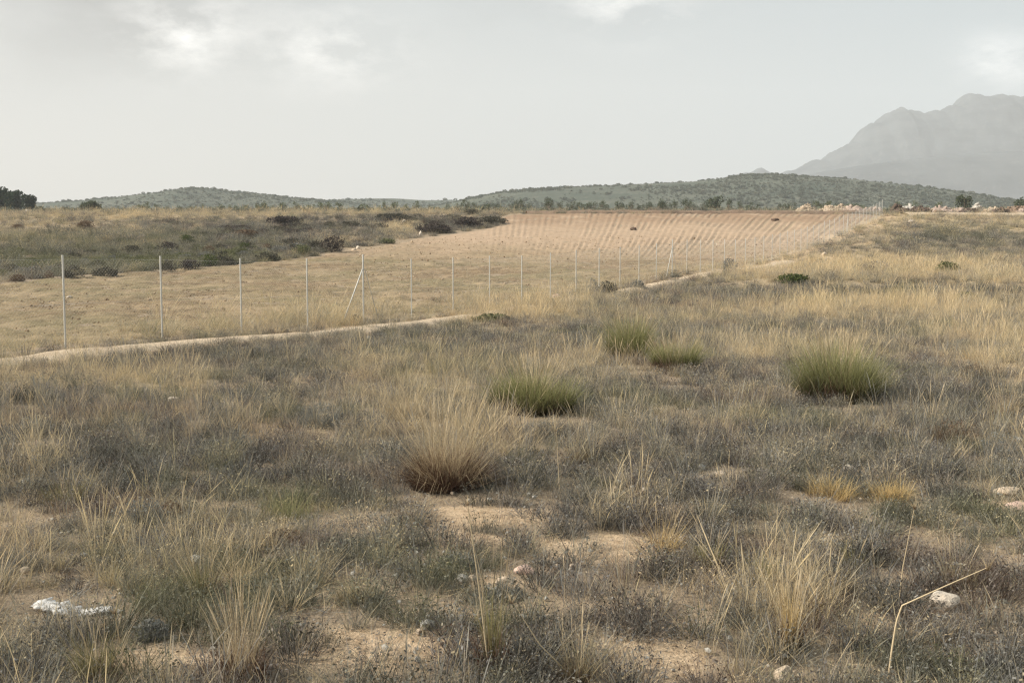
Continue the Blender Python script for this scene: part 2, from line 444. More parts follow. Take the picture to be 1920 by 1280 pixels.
# ------------------------------------------------------------------ path along the fence, dirt road, earth bank
def ribbon(name, pts, half, mat, label, rise=.06, cross=7, wob=.35, seed=100, kind='structure'):
    pts = np.array(pts, float)
    tn = np.gradient(pts, axis=0); tn /= np.linalg.norm(tn, axis=1)[:, None]
    nm = np.stack([tn[:, 1], -tn[:, 0]], 1)
    s = np.concatenate([[0], np.cumsum(np.linalg.norm(np.diff(pts, axis=0), axis=1))])
    w = np.linspace(-1, 1, cross)
    hl = half * (1 + wob * 2 * (fbm(s / 2.2, s * 0, 3, seed) - .5)); hr = half * (1 + wob * 2 * (fbm(s / 1.6, s * 0 + 9, 3, seed + 3) - .5))
    H = np.where(w[None, :] < 0, hl[:, None], hr[:, None])
    X = pts[:, 0][:, None] + nm[:, 0][:, None] * w[None, :] * H; Y = pts[:, 1][:, None] + nm[:, 1][:, None] * w[None, :] * H
    Z = G(X, Y) + rise * (1 - np.abs(w)[None, :] ** 2.5) * (.7 + .6 * fbm(X / .6, Y / .6, 3, seed + 5)) + .012 - .05 * (np.abs(w)[None, :] > .99)
    n0, n1 = X.shape; idx = np.arange(n0 * n1).reshape(n0, n1)
    Q = np.stack([idx[:-1, :-1], idx[1:, :-1], idx[1:, 1:], idx[:-1, 1:]], -1).reshape(-1, 4)[:, ::-1]
    m = mesh_from(name, np.stack([X, Y, Z], -1).reshape(-1, 3), Q, None, [mat])
    return tag(obj(name, m), label, kind=kind)
ribbon('path', [fpt(s, 1.15 + .25 * math.sin(s / 5.0)) for s in np.arange(-34, 68, .3)], .68, M_PATH, 'pale sandy strip running along the near side of the fence', .09)
ribbon('dirt_road', [(x, 146.2 + 1.2 * math.sin(x / 31)) for x in np.arange(53.5, 140, .7)], 3.3, M_PATH, 'pale dirt road crossing the crest on the right', .22, 9, .25, 130)
ribbon('earth_bank', [(x, 150.2 + .8 * math.sin(x / 7)) for x in np.arange(2, 52, .4)], 1.3, M_BANK, 'low bank of red earth along the top edge of the field', .42, 9, .4, 150)

# ------------------------------------------------------------------ hills and mountain
def ridge(name, pts, D, width, mat, label, back=1.0, nz=1.0, seed=200, zb=22.0, dx=6.0, front_pow=1.0, gul=0.0):
    pu = np.array([p[0] for p in pts], float); pv = np.array([p[1] for p in pts], float)
    px = np.array([ray(u, v)[0] / ray(u, v)[1] * D for u, v in pts]); pz = np.array([EYE + ray(u, v)[2] / ray(u, v)[1] * D for u, v in pts])
    xs = np.arange(px[0], px[-1], dx); ny = 130 if gul else 46
    ws = np.linspace(-1, back, ny)
    X, W = np.meshgrid(xs, ws, indexing='ij')
    Y = D + W * width
    rz = np.interp(X, px, pz)
    k = np.ones(7) / 7
    sm = np.convolve(np.pad(np.interp(xs, px, pz), 3, mode='edge'), k, 'valid'); rz = rz if gul else .6 * rz + .4 * sm[:, None]
    crag = (.07 - np.abs(fbm(xs / 55, xs * 0, 5, seed + 3) - .5))[:, None] * 70 * (pz.max() > 300) if gul else 0.0
    sh = np.where(W < 0, (.5 + .5 * np.cos(np.pi * np.clip(-W, 0, 1))) ** front_pow, .5 + .5 * np.cos(np.pi * np.clip(W / back, 0, 1)))
    nn = (fbm(X / (width * .35), Y / (width * .35), 5, seed) - .5) * nz
    if gul: nn = nn - gul * (1 - np.abs(fbm(X / (width * .35) + Y / width * .5, Y / (width * .6), 5, seed + 7) - .5) * 5) * .55
    if gul:
        # broken rock: ribs, gullies and ledges of many sizes
        q = fbm(X / 70 + Y / 160, Y / 60 - X / 210, 5, seed + 11) - .5
        rg_ = 1 - np.abs(fbm(X / 120 - Y / 140, Y / 95, 5, seed + 13) - .5) * 4
        nn = nn * .1 + q * .2 + (rg_ - .5) * .04
    hh = np.maximum(rz - zb, 0)
    Z = zb - 6 + (hh + 6) * sh * (1 + nn * (1 - sh) * 1.6) + hh * nn * .05 + crag * sh ** 14
    n0, n1 = X.shape; idx = np.arange(n0 * n1).reshape(n0, n1)
    Q = np.stack([idx[:-1, :-1], idx[1:, :-1], idx[1:, 1:], idx[:-1, 1:]], -1).reshape(-1, 4)
    m = mesh_from(name, np.stack([X, Y, Z], -1).reshape(-1, 3), Q, None, [mat])
    o = tag(obj(name, m), label, kind='structure')
    return X, Y, Z
H_R = ridge('hills', [(780, 392), (850, 383), (880, 374), (930, 364), (980, 357.5), (1060, 353), (1150, 351), (1210, 347), (1280, 344), (1340, 338), (1385, 331), (1430, 329.5),
      (1500, 333), (1580, 338), (1650, 346), (1700, 353), (1760, 362), (1830, 375), (1930, 392)], 800, 260, M_HILL, 'long low scrub covered hill on the right', nz=.5, seed=210, dx=3)
H_L = ridge('hills', [(-900, 380), (-500, 384), (-200, 386), (80, 385), (200, 377), (300, 366), (360, 357.5), (375, 355), (410, 355), (425, 358), (470, 363), (540, 370), (620, 377), (720, 388), (800, 395)],
      900, 280, M_HILL, 'low scrub hill with small flat top on the left', nz=.5, seed=220, dx=4)
H_M = ridge('hills', [(480, 392), (600, 379), (650, 375), (700, 373), (745, 372.5), (800, 376), (870, 376), (950, 379), (1050, 386)], 1150, 260, M_HILL, 'low distant hill between the two larger hills', nz=.4, seed=230, dx=5)
ridge('mountain', [(1330, 352), (1380, 330), (1398, 318.5), (1412, 314), (1424, 317), (1438, 326), (1452, 325), (1470, 317), (1500, 310), (1530, 298), (1560, 284), (1580, 269), (1600, 259), (1622, 236),
      (1645, 229), (1660, 211), (1672, 205), (1684, 202), (1695, 207), (1708, 211), (1725, 206), (1755, 203), (1780, 190), (1800, 179), (1822, 175), (1872, 174), (1885, 181), (1920, 186), (1990, 200), (2080, 240), (2200, 300), (2350, 360)],
      2950, 480, M_MOUNT, 'big hazy grey mountain on the right', nz=.6, seed=240, dx=6, zb=28, gul=.12)
ridge('mountain', [(1420, 352), (1480, 334), (1560, 318), (1640, 306), (1720, 297), (1800, 290), (1920, 283), (2050, 288), (2200, 310), (2350, 345)],
      2350, 250, M_MOUNT, 'hazy lower ridge in front of the mountain', nz=.5, seed=250, dx=8, zb=28, gul=.3)

RM = {'white': mat_rock('white_stone', (.50, .42, .335), (.72, .63, .52)), 'pink': mat_rock('pinkish_stone', (.50, .34, .27), (.68, .50, .41)),
      'tan': mat_rock('tan_stone', (.46, .36, .26), (.66, .54, .41)), 'grey': mat_rock('grey_stone', (.40, .38, .34), (.60, .57, .51)), 'clod': mat_rock('dark_clod', (.09, .06, .045), (.16, .11, .08))}
import bmesh
def stone_mesh(w, d, h, seed, mat, sub=3, crag=.35):
    bm = bmesh.new(); bmesh.ops.create_icosphere(bm, subdivisions=sub, radius=1)
    rg = np.random.default_rng(seed)
    pl = rg.normal(size=(11, 3)); pl /= np.linalg.norm(pl, axis=1)[:, None]; dd = rg.uniform(.55, .92, 11)
    co = np.array([v.co for v in bm.verts])
    for n_, q in zip(pl, dd):
        s = co @ n_; ex = np.maximum(s - q, 0); co -= ex[:, None] * n_ * .92
    nn = vnoise(co[:, 0] * 3 + seed, co[:, 1] * 3 + co[:, 2] * 2.3, seed % 97) - .5
    co *= (1 + crag * .5 * nn)[:, None]
    co *= np.array([w / 2, d / 2, h * .62]) / np.array([.85, .85, .85]); co[:, 2] += h * .38
    for v, c in zip(bm.verts, co): v.co = c
    m = bpy.data.meshes.new('stone'); bm.to_mesh(m); bm.free(); m.materials.append(mat)
    return m

# ------------------------------------------------------------------ stuff: scattered vegetation through geometry nodes
def proto(name, mesh):
    return bpy.data.objects.new(name, mesh)          # not linked: only feeds the scatter
def scatter(name, label, P, rz, scl, tone, green, var, protos):
    m = bpy.data.meshes.new(name); n = len(P)
    m.vertices.add(n); m.vertices.foreach_set('co', np.asarray(P, np.float32).ravel())
    def fa(k, v, t='FLOAT'):
        a = m.attributes.new(k, t, 'POINT')
        a.data.foreach_set('vector' if t == 'FLOAT_VECTOR' else 'value', np.asarray(v, np.int32 if t == 'INT' else np.float32).ravel())
    z0 = np.zeros(n)
    fa('rot', np.stack([RNG.normal(0, .12, n), RNG.normal(0, .12, n), rz], 1), 'FLOAT_VECTOR')
    fa('scl', scl, 'FLOAT_VECTOR'); fa('tone', tone); fa('green', green); fa('var', var, 'INT')
    o = obj(name, m)
    ng = bpy.data.node_groups.new(name + '_scatter', 'GeometryNodeTree')
    ng.interface.new_socket('Geometry', in_out='INPUT', socket_type='NodeSocketGeometry')
    ng.interface.new_socket('Geometry', in_out='OUTPUT', socket_type='NodeSocketGeometry')
    gi = ng.nodes.new('NodeGroupInput'); go = ng.nodes.new('NodeGroupOutput'); jn = ng.nodes.new('GeometryNodeJoinGeometry')
    def na(k, t):
        x = ng.nodes.new('GeometryNodeInputNamedAttribute'); x.data_type = t; x.inputs['Name'].default_value = k; return x.outputs['Attribute']
    er = ng.nodes.new('FunctionNodeEulerToRotation'); ng.links.new(na('rot', 'FLOAT_VECTOR'), er.inputs[0])
    vv = na('var', 'INT'); ss = na('scl', 'FLOAT_VECTOR')
    for k, p in enumerate(protos):
        oi = ng.nodes.new('GeometryNodeObjectInfo'); oi.inputs['Object'].default_value = p
        cm = ng.nodes.new('FunctionNodeCompare'); cm.data_type = 'INT'; cm.operation = 'EQUAL'
        ins = [s for s in cm.inputs if s.enabled and s.type == 'INT']
        ng.links.new(vv, ins[0]); ins[1].default_value = k
        ip = ng.nodes.new('GeometryNodeInstanceOnPoints')
        ng.links.new(gi.outputs[0], ip.inputs['Points']); ng.links.new(cm.outputs[0], ip.inputs['Selection'])
        ng.links.new(oi.outputs['Geometry'], ip.inputs['Instance']); ng.links.new(er.outputs[0], ip.inputs['Rotation']); ng.links.new(ss, ip.inputs['Scale'])
        ng.links.new(ip.outputs[0], jn.inputs[0])
    ng.links.new(jn.outputs[0], go.inputs[0])
    md = o.modifiers.new('scatter', 'NODES'); md.node_group = ng
    tag(o, label, kind='stuff')
    return o

def sample(y0, y1, dens, half=.60, pad=2.5):
    area = (y1 - y0) * 2 * (half * (y0 + y1) / 2 + pad)
    n = int(area * dens)
    y = RNG.uniform(0, 1, n)
    # width grows with y: sample y with pdf ~ width
    a = half; b = pad
    c = a * y0 * y0 / 2 + b * y0; d = a * y1 * y1 / 2 + b * y1
    q = c + y * (d - c)
    y = (-b + np.sqrt(b * b + 2 * a * q)) / a
    x = RNG.uniform(-1, 1, n) * (half * y + pad)
    return x, y

# keep-clear discs around placed stones and litter: filled below
CLEAR = []
def add_clear(u, v, r):
    x, y = hit(u, v); CLEAR.append((x, y, r))
for (u, v, r) in [(840, 912, .34), (800, 935, .25), (880, 935, .25), (840, 945, .2), (1000, 772, .45), (960, 792, .3), (1045, 792, .3), (1000, 800, .25), (1568, 750, .5), (1530, 768, .3), (1610, 768, .3), (1568, 775, .25), (1186, 672, .55), (1186, 688, .45), (1170, 700, .32), (1205, 700, .32), (1186, 712, .25), (1140, 690, .4), (1262, 728, .45), (1290, 712, .4), (1262, 695, .4), (1262, 712, .4),
                  (1600, 948, .32), (1545, 942, .3), (1655, 945, .3), (1500, 935, .22), (1600, 970, .22),
                  (140, 1140, .30), (60, 1130, .2), (200, 1145, .2), (140, 1172, .14), (80, 1165, .12), (200, 1172, .12), (1768, 1135, .2), (1765, 1165, .16), (940, 1085, .16), (980, 1068, .13), (885, 1085, .12), (1892, 930, .2), (1470, 1265, .12), (70, 835, .12), (45, 903, .1), (325, 752, .16),
                  (1578, 1022, .1), (1495, 1015, .09), (1590, 878, .1), (1775, 922, .1), (1835, 1195, .07)]:
    add_clear(u, v, r)

def keep_mask(x, y, bare, path=True):
    s, t = fence_st(x, y)
    ok = field_sd(x, y) < -.25
    pm = (np.abs(t - 1.3 - .25 * np.sin(s / 5.0)) < np.where(s < 30, .75, 1.0)) & (s > -40) & (s < 68) & (RNG.uniform(0, 1, len(x)) < .9)
    gap = (s > 16) & (s < 29)                      # dry grass has overgrown this stretch of the strip
    ok &= ~(pm & (~gap | (RNG.uniform(0, 1, len(x)) < .1)))
    ok &= ~((x > 53) & (np.abs(y - 146.2 - 1.2 * np.sin(x / 31)) < 3.2))
    ok &= RNG.uniform(0, 1, len(x)) > bare * .97
    for (cx, cy, r) in CLEAR: ok &= np.hypot(x - cx, y - cy) > r
    return ok

# prototypes
def scrub_proto(k):
    r = np.random.default_rng(300 + k)
    tw = blades(95, .06, (.12, .27), (.1, 1.25), .0034, .5, 3, 1.0, r, twist=2)
    tw2 = blades(50, .12, (.08, .2), (.1, 1.0), .0035, .6, 2, 1.0, r, twist=2)
    lf = leaves(110, 0, 0, .085, .17, .17, .10, .0062, r, .25, low=-.6)
    return proto('scrub_source', bmesh_blades('scrub_source', join(tw, tw2, lf), M_SCRUB))
def grass_proto(k):
    r = np.random.default_rng(330 + k)
    g = blades(55, .06 + .02 * k, (.14, .36 + .03 * k), (.02, .75), .0042, .55, 4, 1.2, r, twist=1.5)
    g2 = blades(22, .10, (.05, .14), (.5, 1.4), .004, .6, 2, 1.0, r, twist=2)
    return proto('grass_source', bmesh_blades('grass_source', join(g, g2), M_GRASS))
def stem_proto(k):
    r = np.random.default_rng(360 + k)
    g = blades(7 + 3 * k, .07, (.34, .66), (.0, .45), .0036, .3, 5, 1.0, r, seed_head=True, twist=2)
    g2 = blades(14, .05, (.1, .3), (.1, .8), .0035, .6, 3, 1.0, r, twist=2)
    return proto('stem_source', bmesh_blades('stem_source', join(g, g2), M_GRASS))
SCR = [scrub_proto(k) for k in range(4)]; GRA = [grass_proto(k) for k in range(4)]; STE = [stem_proto(k) for k in range(3)]

def build_cover():
    bands = [(1.2, 9, 52, .76), (9, 16, 38, .88), (16, 26, 23, 1.0), (26, 42, 13, 1.2), (42, 62, 7.5, 1.6), (62, 95, 4.0, 2.0), (95, 152, 2.1, 2.5), (152, 240, .35, 3.2)]
    Sx = {k: [] for k in ('P', 'rz', 'scl', 'tone', 'green', 'var')}; Gx = {k: [] for k in Sx}
    for (y0, y1, dens, s0) in bands:
        x, y = sample(y0, y1, dens)
        z = G(x, y); u, v = project(x, y, z)
        bare = zone(BARE, u, v, x, y, 60)
        bare = np.maximum(bare * .93, .42 * sstep(.54, .64, fbm(x / 2.3, y / 2.3, 4, 71)))
        ok = keep_mask(x, y, bare)
        x, y, z, u, v, bare = [q[ok] for q in (x, y, z, u, v, bare)]
        n = len(x)
        st = zone(STRAW, u, v, x, y, 61); dk = zone(DARK, u, v, x, y, 62); ol = zone(OLIVE, u, v, x, y, 63)
        big = fbm(x / 5.5, y / 5.5, 3, 64); sm = fbm(x / 1.3, y / 1.3, 3, 65)
        dk = np.maximum(dk, .65 * sstep(.52, .68, fbm(x / 3.2, y / 3.2, 3, 66)))
        st = np.clip(st * (1 - .4 * sstep(.5, .65, fbm(x / 2.0, y / 2.0, 3, 67))) + .35 * sstep(.56, .76, big) * (1 - dk), 0, 1)
        ps = np.clip(.52 + .32 * dk - .5 * st + .9 * (sm - .5), .03, .97)
        isS = RNG.uniform(0, 1, n) < ps
        far = sstep(30, 90, y)
        rz = RNG.uniform(0, 6.28, n); gp = fbm(x / 1.6, y / 1.6, 3, 72); rp = fbm(x / 1.2, y / 1.2, 3, 73)
        # low scrub
        k = isS; m = k.sum()
        sc = s0 * RNG.uniform(.65, 1.3, m) * (1 + .3 * dk[k]) * (1 + .8 * ol[k] * far[k]) * np.where(RNG.uniform(0, 1, m) < .12 * far[k], 1.8, 1)
        Sx['P'].append(np.stack([x, y, z - .005], 1)[k]); Sx['rz'].append(rz[k])
        Sx['scl'].append(np.stack([sc * 1.1, sc * 1.1, sc * RNG.uniform(.7, 1.15, m) * (1 - .25 * far[k])], 1))
        Sx['tone'].append(np.clip(.25 + .5 * (sm[k] - .5) + .22 * st[k] - .08 * dk[k] + RNG.normal(0, .18, m), .0, 1))
        Sx['green'].append(np.clip(.06 + .5 * ol[k] + RNG.normal(0, .16, m) + .28 * sstep(.57, .72, gp[k]) - .25 * sstep(.58, .72, rp[k]), -.85, .85)); Sx['var'].append(RNG.integers(0, 4, m))
        # grass and stems
        k = ~isS; m = k.sum()
        stem = RNG.uniform(0, 1, m) < .36 + .10 * st[k]
        sc = s0 * RNG.uniform(.55, 1.15, m) * (1 - .25 * dk[k]) * (1 + .25 * st[k])
        Gx['P'].append(np.stack([x, y, z], 1)[k]); Gx['rz'].append(rz[k])
        Gx['scl'].append(np.stack([sc, sc, sc * (1 - .35 * far[k])], 1))
        Gx['tone'].append(np.clip(.52 + .30 * st[k] - .22 * dk[k] + .25 * (sm[k] - .5) + .08 * stem + RNG.normal(0, .14, m), .05, 1))
        Gx['green'].append(np.clip(.06 + .6 * ol[k] - .1 * st[k] + RNG.normal(0, .16, m) + .3 * sstep(.57, .72, gp[k]) - .4 * sstep(.58, .72, rp[k]), -.7, .8))
        Gx['var'].append(np.where(stem, RNG.integers(4, 7, m), RNG.integers(0, 4, m)))
    # denser dry grass where the photograph has pale straw
    for (u0, v0, ru, rv, stg) in STRAW:
        if v0 < 430: continue
        m = int((260 if ru < 200 else 200) * stg * (.6 if v0 > 600 else 1))
        uu, vv = u0 + RNG.normal(0, ru * .6, m), v0 + RNG.normal(0, rv * .5, m)
        pts = np.array([hit(a, b_) for a, b_ in zip(uu, vv)])
        x, y = pts[:, 0], pts[:, 1]
        z = G(x, y); u, v = project(x, y, z)
        mot = sstep(.42, .58, fbm(x / 1.9, y / 1.9, 3, 68)) * (1 - zone(DARK, u, v, x, y, 62))
        ok = keep_mask(x, y, zone(BARE, u, v, x, y, 60)) & (RNG.uniform(0, 1, m) < .15 + .85 * mot) & (y > 3) & (y < 150)
        x, y, z = x[ok], y[ok], z[ok]; m = len(x)
        sc = np.interp(y, [4, 12, 30, 60, 120], [.75, .95, 1.25, 1.7, 2.3]) * RNG.uniform(.6, 1.25, m)
        Gx['P'].append(np.stack([x, y, z], 1)); Gx['rz'].append(RNG.uniform(0, 6.28, m)); Gx['scl'].append(np.stack([sc, sc, sc * np.interp(y, [30, 90], [1, .7])], 1))
        Gx['tone'].append(np.clip(RNG.normal(.74, .1, m), 0, 1)); Gx['green'].append(np.clip(RNG.normal(.02, .1, m), 0, .5)); Gx['var'].append(RNG.integers(0, 7, m))
    cat = lambda D: [np.concatenate(D[k]) for k in ('P', 'rz', 'scl', 'tone', 'green', 'var')]
    a = cat(Sx); b = cat(Gx)
    print('scrub', len(a[0]), 'grass', len(b[0]))
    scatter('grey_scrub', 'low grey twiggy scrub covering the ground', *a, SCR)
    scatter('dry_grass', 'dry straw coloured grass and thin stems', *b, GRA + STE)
build_cover()

def build_clods():
    X, Y, S = [], [], []
    for (y0, y1, d, a) in [(14, 40, 26, .022), (40, 75, 14, .032), (75, 112, 4, .045)]:
        x, y = sample(y0, y1, d); k = field_sd(x, y) > .3; X.append(x[k]); Y.append(y[k]); S.append(a * np.exp(RNG.normal(0, .5, k.sum())))
    x = np.concatenate(X); y = np.concatenate(Y); sc = np.concatenate(S); n = len(x)
    ms = [proto('clod_source', stone_mesh(1, .85, .7, 480 + k, M_CLOD[k], 1)) for k in range(3)]
    scatter('field_clods', 'broken clods of brown soil on the ploughed field', np.stack([x, y, G(x, y) + .035], 1), RNG.uniform(0, 6.28, n), np.stack([sc, sc, sc], 1), np.zeros(n), np.zeros(n), RNG.integers(0, 3, n), ms)

def litter_proto(k):
    r = np.random.default_rng(420 + k)
    tw = blades(16, .14, (.03, .14), (1.25, 1.6), .0035, .05, 2, 1.0, r, twist=2.5)
    tw2 = blades(8, .13, (.02, .07), (.1, 1.2), .003, .5, 2, 1.0, r, twist=2)
    return proto('litter_source', bmesh_blades('litter_source', join(tw, tw2), M_GRASS))
def pebble_proto(k):
    m = stone_mesh(1, .8, .55, 450 + k, RM['grey' if k else 'tan'], 1)
    return proto('pebble_source', m)
def build_litter():
    X, Y, S, V = [], [], [], []
    for (y0, y1, d) in [(1.5, 9, 95), (9, 16, 42), (16, 26, 14)]:
        x, y = sample(y0, y1, d)
        k = field_sd(x, y) < -.2; x, y = x[k], y[k]; n = len(x)
        peb = RNG.uniform(0, 1, n) < .34
        X.append(x); Y.append(y); V.append(np.where(peb, RNG.integers(3, 5, n), RNG.integers(0, 3, n)))
        S.append(np.where(peb, np.exp(RNG.normal(-4.2, .55, n)), RNG.uniform(.6, 1.5, n)))
    x = np.concatenate(X); y = np.concatenate(Y); sc = np.concatenate(S); v = np.concatenate(V); n = len(x)
    scatter('plant_litter', 'fallen straw, dead twigs and tiny pebbles on bare soil', np.stack([x, y, G(x, y) + .022], 1), RNG.uniform(0, 6.28, n), np.stack([sc, sc, sc], 1),
            np.clip(RNG.normal(.42, .2, n), 0, 1), np.zeros(n), v, [litter_proto(k) for k in range(3)] + [pebble_proto(k) for k in range(2)])

def build_stubble():
    xs, ys = [], []; ss = []
    for (y0, y1, d, s) in [(12, 40, 9.0, .55), (40, 70, 5.0, .7), (70, 105, 1.8, .8)]:
        x, y = sample(y0, y1, d); xs.append(x); ys.append(y); ss.append(np.full(len(x), s))
    x = np.concatenate(xs); y = np.concatenate(ys); s = np.concatenate(ss)
    cl = fbm(x / 6, y / 2.2, 3, 90)
    k = (field_sd(x, y) > .2) & (RNG.uniform(0, 1, len(x)) < sstep(.42, .68, cl) * .8 + .03)
    _, t = fence_st(x, y)
    ed = (field_sd(x, y) > .1) & (t > -2.2) & (RNG.uniform(0, 1, len(x)) < .9)
    k |= ed
    x, y, s, cl, t = x[k], y[k], s[k], cl[k], t[k]
    ex, ey = [], []
    for (u0, v0, ru, rv, m) in [(600, 598, 70, 14, 130), (540, 606, 40, 10, 60), (700, 585, 60, 14, 60), (430, 618, 60, 8, 50), (880, 570, 60, 12, 60), (300, 625, 40, 8, 25)]:
        for _ in range(m):
            a, b_ = hit(u0 + RNG.normal(0, ru * .6), v0 + RNG.normal(0, rv * .6))
            if field_sd(np.array([a]), np.array([b_]))[0] > 0: ex.append(a); ey.append(b_)
    ne = len(ex); x = np.append(x, ex); y = np.append(y, ey); s = np.append(s, np.full(ne, 1.25)); cl = np.append(cl, np.ones(ne)); t = np.append(t, np.full(ne, -1.0)); n = len(x)
    sc = s * RNG.uniform(.5, 1.2, n) * np.where(t > -2.2, 1.3, 1)
    scatter('field_stubble', 'sparse dry stubble and weeds on the field', np.stack([x, y, G(x, y) + .03], 1), RNG.uniform(0, 6.28, n),
            np.stack([sc * 1.3, sc * 1.3, sc * np.where(t > -2.2, 1.0, .5)], 1), np.where(t > -2.2, np.clip(RNG.normal(.68, .10, n), 0, 1), np.clip(RNG.normal(.5, .12, n), 0, 1)), np.clip(RNG.normal(.12, .18, n), -.4, .8), RNG.integers(0, 3, n), [GRA[0], GRA[1], STE[0]])
build_stubble()
M_CLOD = [mat_rock('brown_clod', (.15, .10, .06), (.26, .18, .11)), mat_rock('tan_clod', (.26, .185, .115), (.40, .30, .19)), mat_rock('pale_clod', (.34, .255, .17), (.48, .37, .26))]
build_clods()
build_litter()

def hill_proto(k):
    r = np.random.default_rng(390 + k)
    return proto('hill_shrub_source', bmesh_blades('hill_shrub_source', leaves(90, 0, 0, .45, .9, .9, .6, .22, r, .5), M_HSCR))
HP = [hill_proto(k) for k in range(3)]
def build_hill_scrub():
    P, S, T = [], [], []
    for (X, Y, Z), cnt, s0 in ((H_R, 34000, .5), (H_L, 26000, .52), (H_M, 9000, .65)):
        n0, n1 = X.shape
        i = RNG.integers(0, n0 - 1, cnt); j = RNG.integers(0, int(n1 * .56), cnt)
        fx, fy = RNG.uniform(0, 1, cnt), RNG.uniform(0, 1, cnt)
        def bl(A): return (A[i, j] * (1 - fx) + A[i + 1, j] * fx) * (1 - fy) + (A[i, j + 1] * (1 - fx) + A[i + 1, j + 1] * fx) * fy
        x, y, z = bl(X), bl(Y), bl(Z)
        d = fbm(x / 60, y / 45, 5, 95)
        k = (RNG.uniform(0, 1, cnt) < sstep(.28, .6, d)) & (z > prof(y) - 1)
        P.append(np.stack([x, y, z], 1)[k]); m = k.sum(); S.append(s0 * np.clip(np.exp(RNG.normal(0, .55, m)), .4, 4)); T.append(np.clip(RNG.normal(.4, .22, m), 0, 1))
    # scrub on the plain between the crest and the hills
    for (y0, y1, dn) in ((170, 420, .02), (420, 620, .016)):
        x, y = sample(y0, y1, dn); P.append(np.stack([x, y, G(x, y)], 1)); S.append(RNG.uniform(.5, 1.3, len(x))); T.append(np.clip(RNG.normal(.6, .2, len(x)), 0, 1))
    P = np.concatenate(P); S = np.concatenate(S); T = np.concatenate(T); n = len(P)
    scatter('hill_scrub', 'dark scrub dotting the far hills and plain', P, RNG.uniform(0, 6.28, n), np.stack([S, S, S * .9], 1), T, np.zeros(n), RNG.integers(0, 3, n), HP)
build_hill_scrub()

# ------------------------------------------------------------------ fence
M_GALV = mat_plain('galvanised_steel', (.50, .49, .45), .5, .2)
M_WIRE = mat_plain('galvanised_wire', (.50, .50, .48), .5, .2)
def tube(pts, r, n=8, cap=True):
    pts = np.array(pts, float); V = []; Q = []
    for i, p in enumerate(pts):
        d = pts[min(i + 1, len(pts) - 1)] - pts[max(i - 1, 0)]; d /= np.linalg.norm(d)
        a = np.cross(d, [0.3, .9, .1]); a /= np.linalg.norm(a); b = np.cross(d, a)
        rr = r[i] if hasattr(r, '__len__') else r
        for k in range(n):
            t = 2 * math.pi * k / n; V.append(p + rr * (a * math.cos(t) + b * math.sin(t)))
    for i in range(len(pts) - 1):
        for k in range(n):
            Q.append((i * n + k, i * n + (k + 1) % n, (i + 1) * n + (k + 1) % n, (i + 1) * n + k))
    return np.array(V), np.array(Q)
def capped(v, q, n=8):
    # close the far end with a tiny pinched ring
    c = v[-n:].mean(0); ring = c + (v[-n:] - c) * .02 + (v[-n:].mean(0) - v[-2 * n:-n].mean(0)) * .004
    k = len(v); v = np.concatenate([v, ring]); q = np.concatenate([q, [(k - n + i, k - n + (i + 1) % n, k + (i + 1) % n, k + i) for i in range(n)]])
    return v, q
def build_fence():
    b = fpt(0); root = empty('wire_fence', (b[0], b[1], float(G(*b))), 'long galvanised wire mesh fence on thin steel posts along the field', 'fence')
    o0 = np.array(root.location)
    Hh = 2.0
    def P(s, h, t=0.0):
        q = fpt(s, t); return np.array([q[0], q[1], float(G(*q)) + h]) - o0
    post = {}
    for n in range(-3, 48):
        if n in (8, 10): pass
        s = n * STEP; tall = .12 if n in (4, 15, 37, 47) else 0
        r = .026 if n in (4, 15, 37, 47) else .0215
        p = P(s, 0)
        v, q = capped(*tube([(0, 0, -.3), (0, 0, .8), (0, 0, Hh + .04 + tall), (0, 0, Hh + .05 + tall)], [r, r, r, r * .9], 8))
        o = obj('post', mesh_from('post', v, q, None, [M_GALV]), root, p)
    for n in (4, 15, 37):
        s = n * STEP
        for sg in (-1, 1):
            v, q = capped(*tube([P(s + sg * .06, 1.72, .02), P(s + (1.25 if sg < 0 else .9) * sg, -.1, .02)], .021 if sg < 0 else .013, 8))
            obj('brace', mesh_from('brace', v, q, None, [M_GALV]), root)
    for h in (.08, 1.0, 1.96):
        v, q = tube([P(s, h, .03) for s in np.arange(-3 * STEP, FLEN + .1, STEP)], .0022, 5)
        obj('line_wire', mesh_from('line_wire', v, q, None, [M_WIRE]), root)
    V, Q = [], []
    k = 0
    sp = .085
    ss = np.arange(-3 * STEP - 2, FLEN + 2, sp)
    gh = lambda s: np.array([float(G(*fpt(x))) for x in s])
    for sg in (-1, 1):
        s0 = ss; s1 = ss + sg * 1.88
        c0 = np.clip(s0, -3 * STEP, FLEN); c1 = np.clip(s1, -3 * STEP, FLEN)
        h0 = .08 + np.abs(c0 - s0); h1 = 1.96 - np.abs(c1 - s1)
        z0 = gh(c0) + h0; z1 = gh(c1) + h1
        ok = h1 > h0
        for a, b2, za, zb in zip(c0[ok], c1[ok], z0[ok], z1[ok]):
            pa = fpt(a, .03 + .004 * sg); pb = fpt(b2, .03 + .004 * sg)
            A = np.array([pa[0], pa[1], za]) - o0; B = np.array([pb[0], pb[1], zb]) - o0
            w = .0006
            e = [np.array([FV[0] * w, FV[1] * w, -sg * w]), np.array([-FV[0] * w * .5 + FN[0] * w, -FV[1] * w * .5 + FN[1] * w, sg * w * .5]), np.array([-FV[0] * w * .5 - FN[0] * w, -FV[1] * w * .5 - FN[1] * w, sg * w * .5])]
            V += [A + x for x in e] + [B + x for x in e]
            Q += [(k, k + 1, k + 4, k + 3), (k + 1, k + 2, k + 5, k + 4), (k + 2, k, k + 3, k + 5)]
            k += 6
    obj('wire_mesh', mesh_from('wire_mesh', np.array(V), np.array(Q), None, [M_WIRE], smooth=False), root)
build_fence()

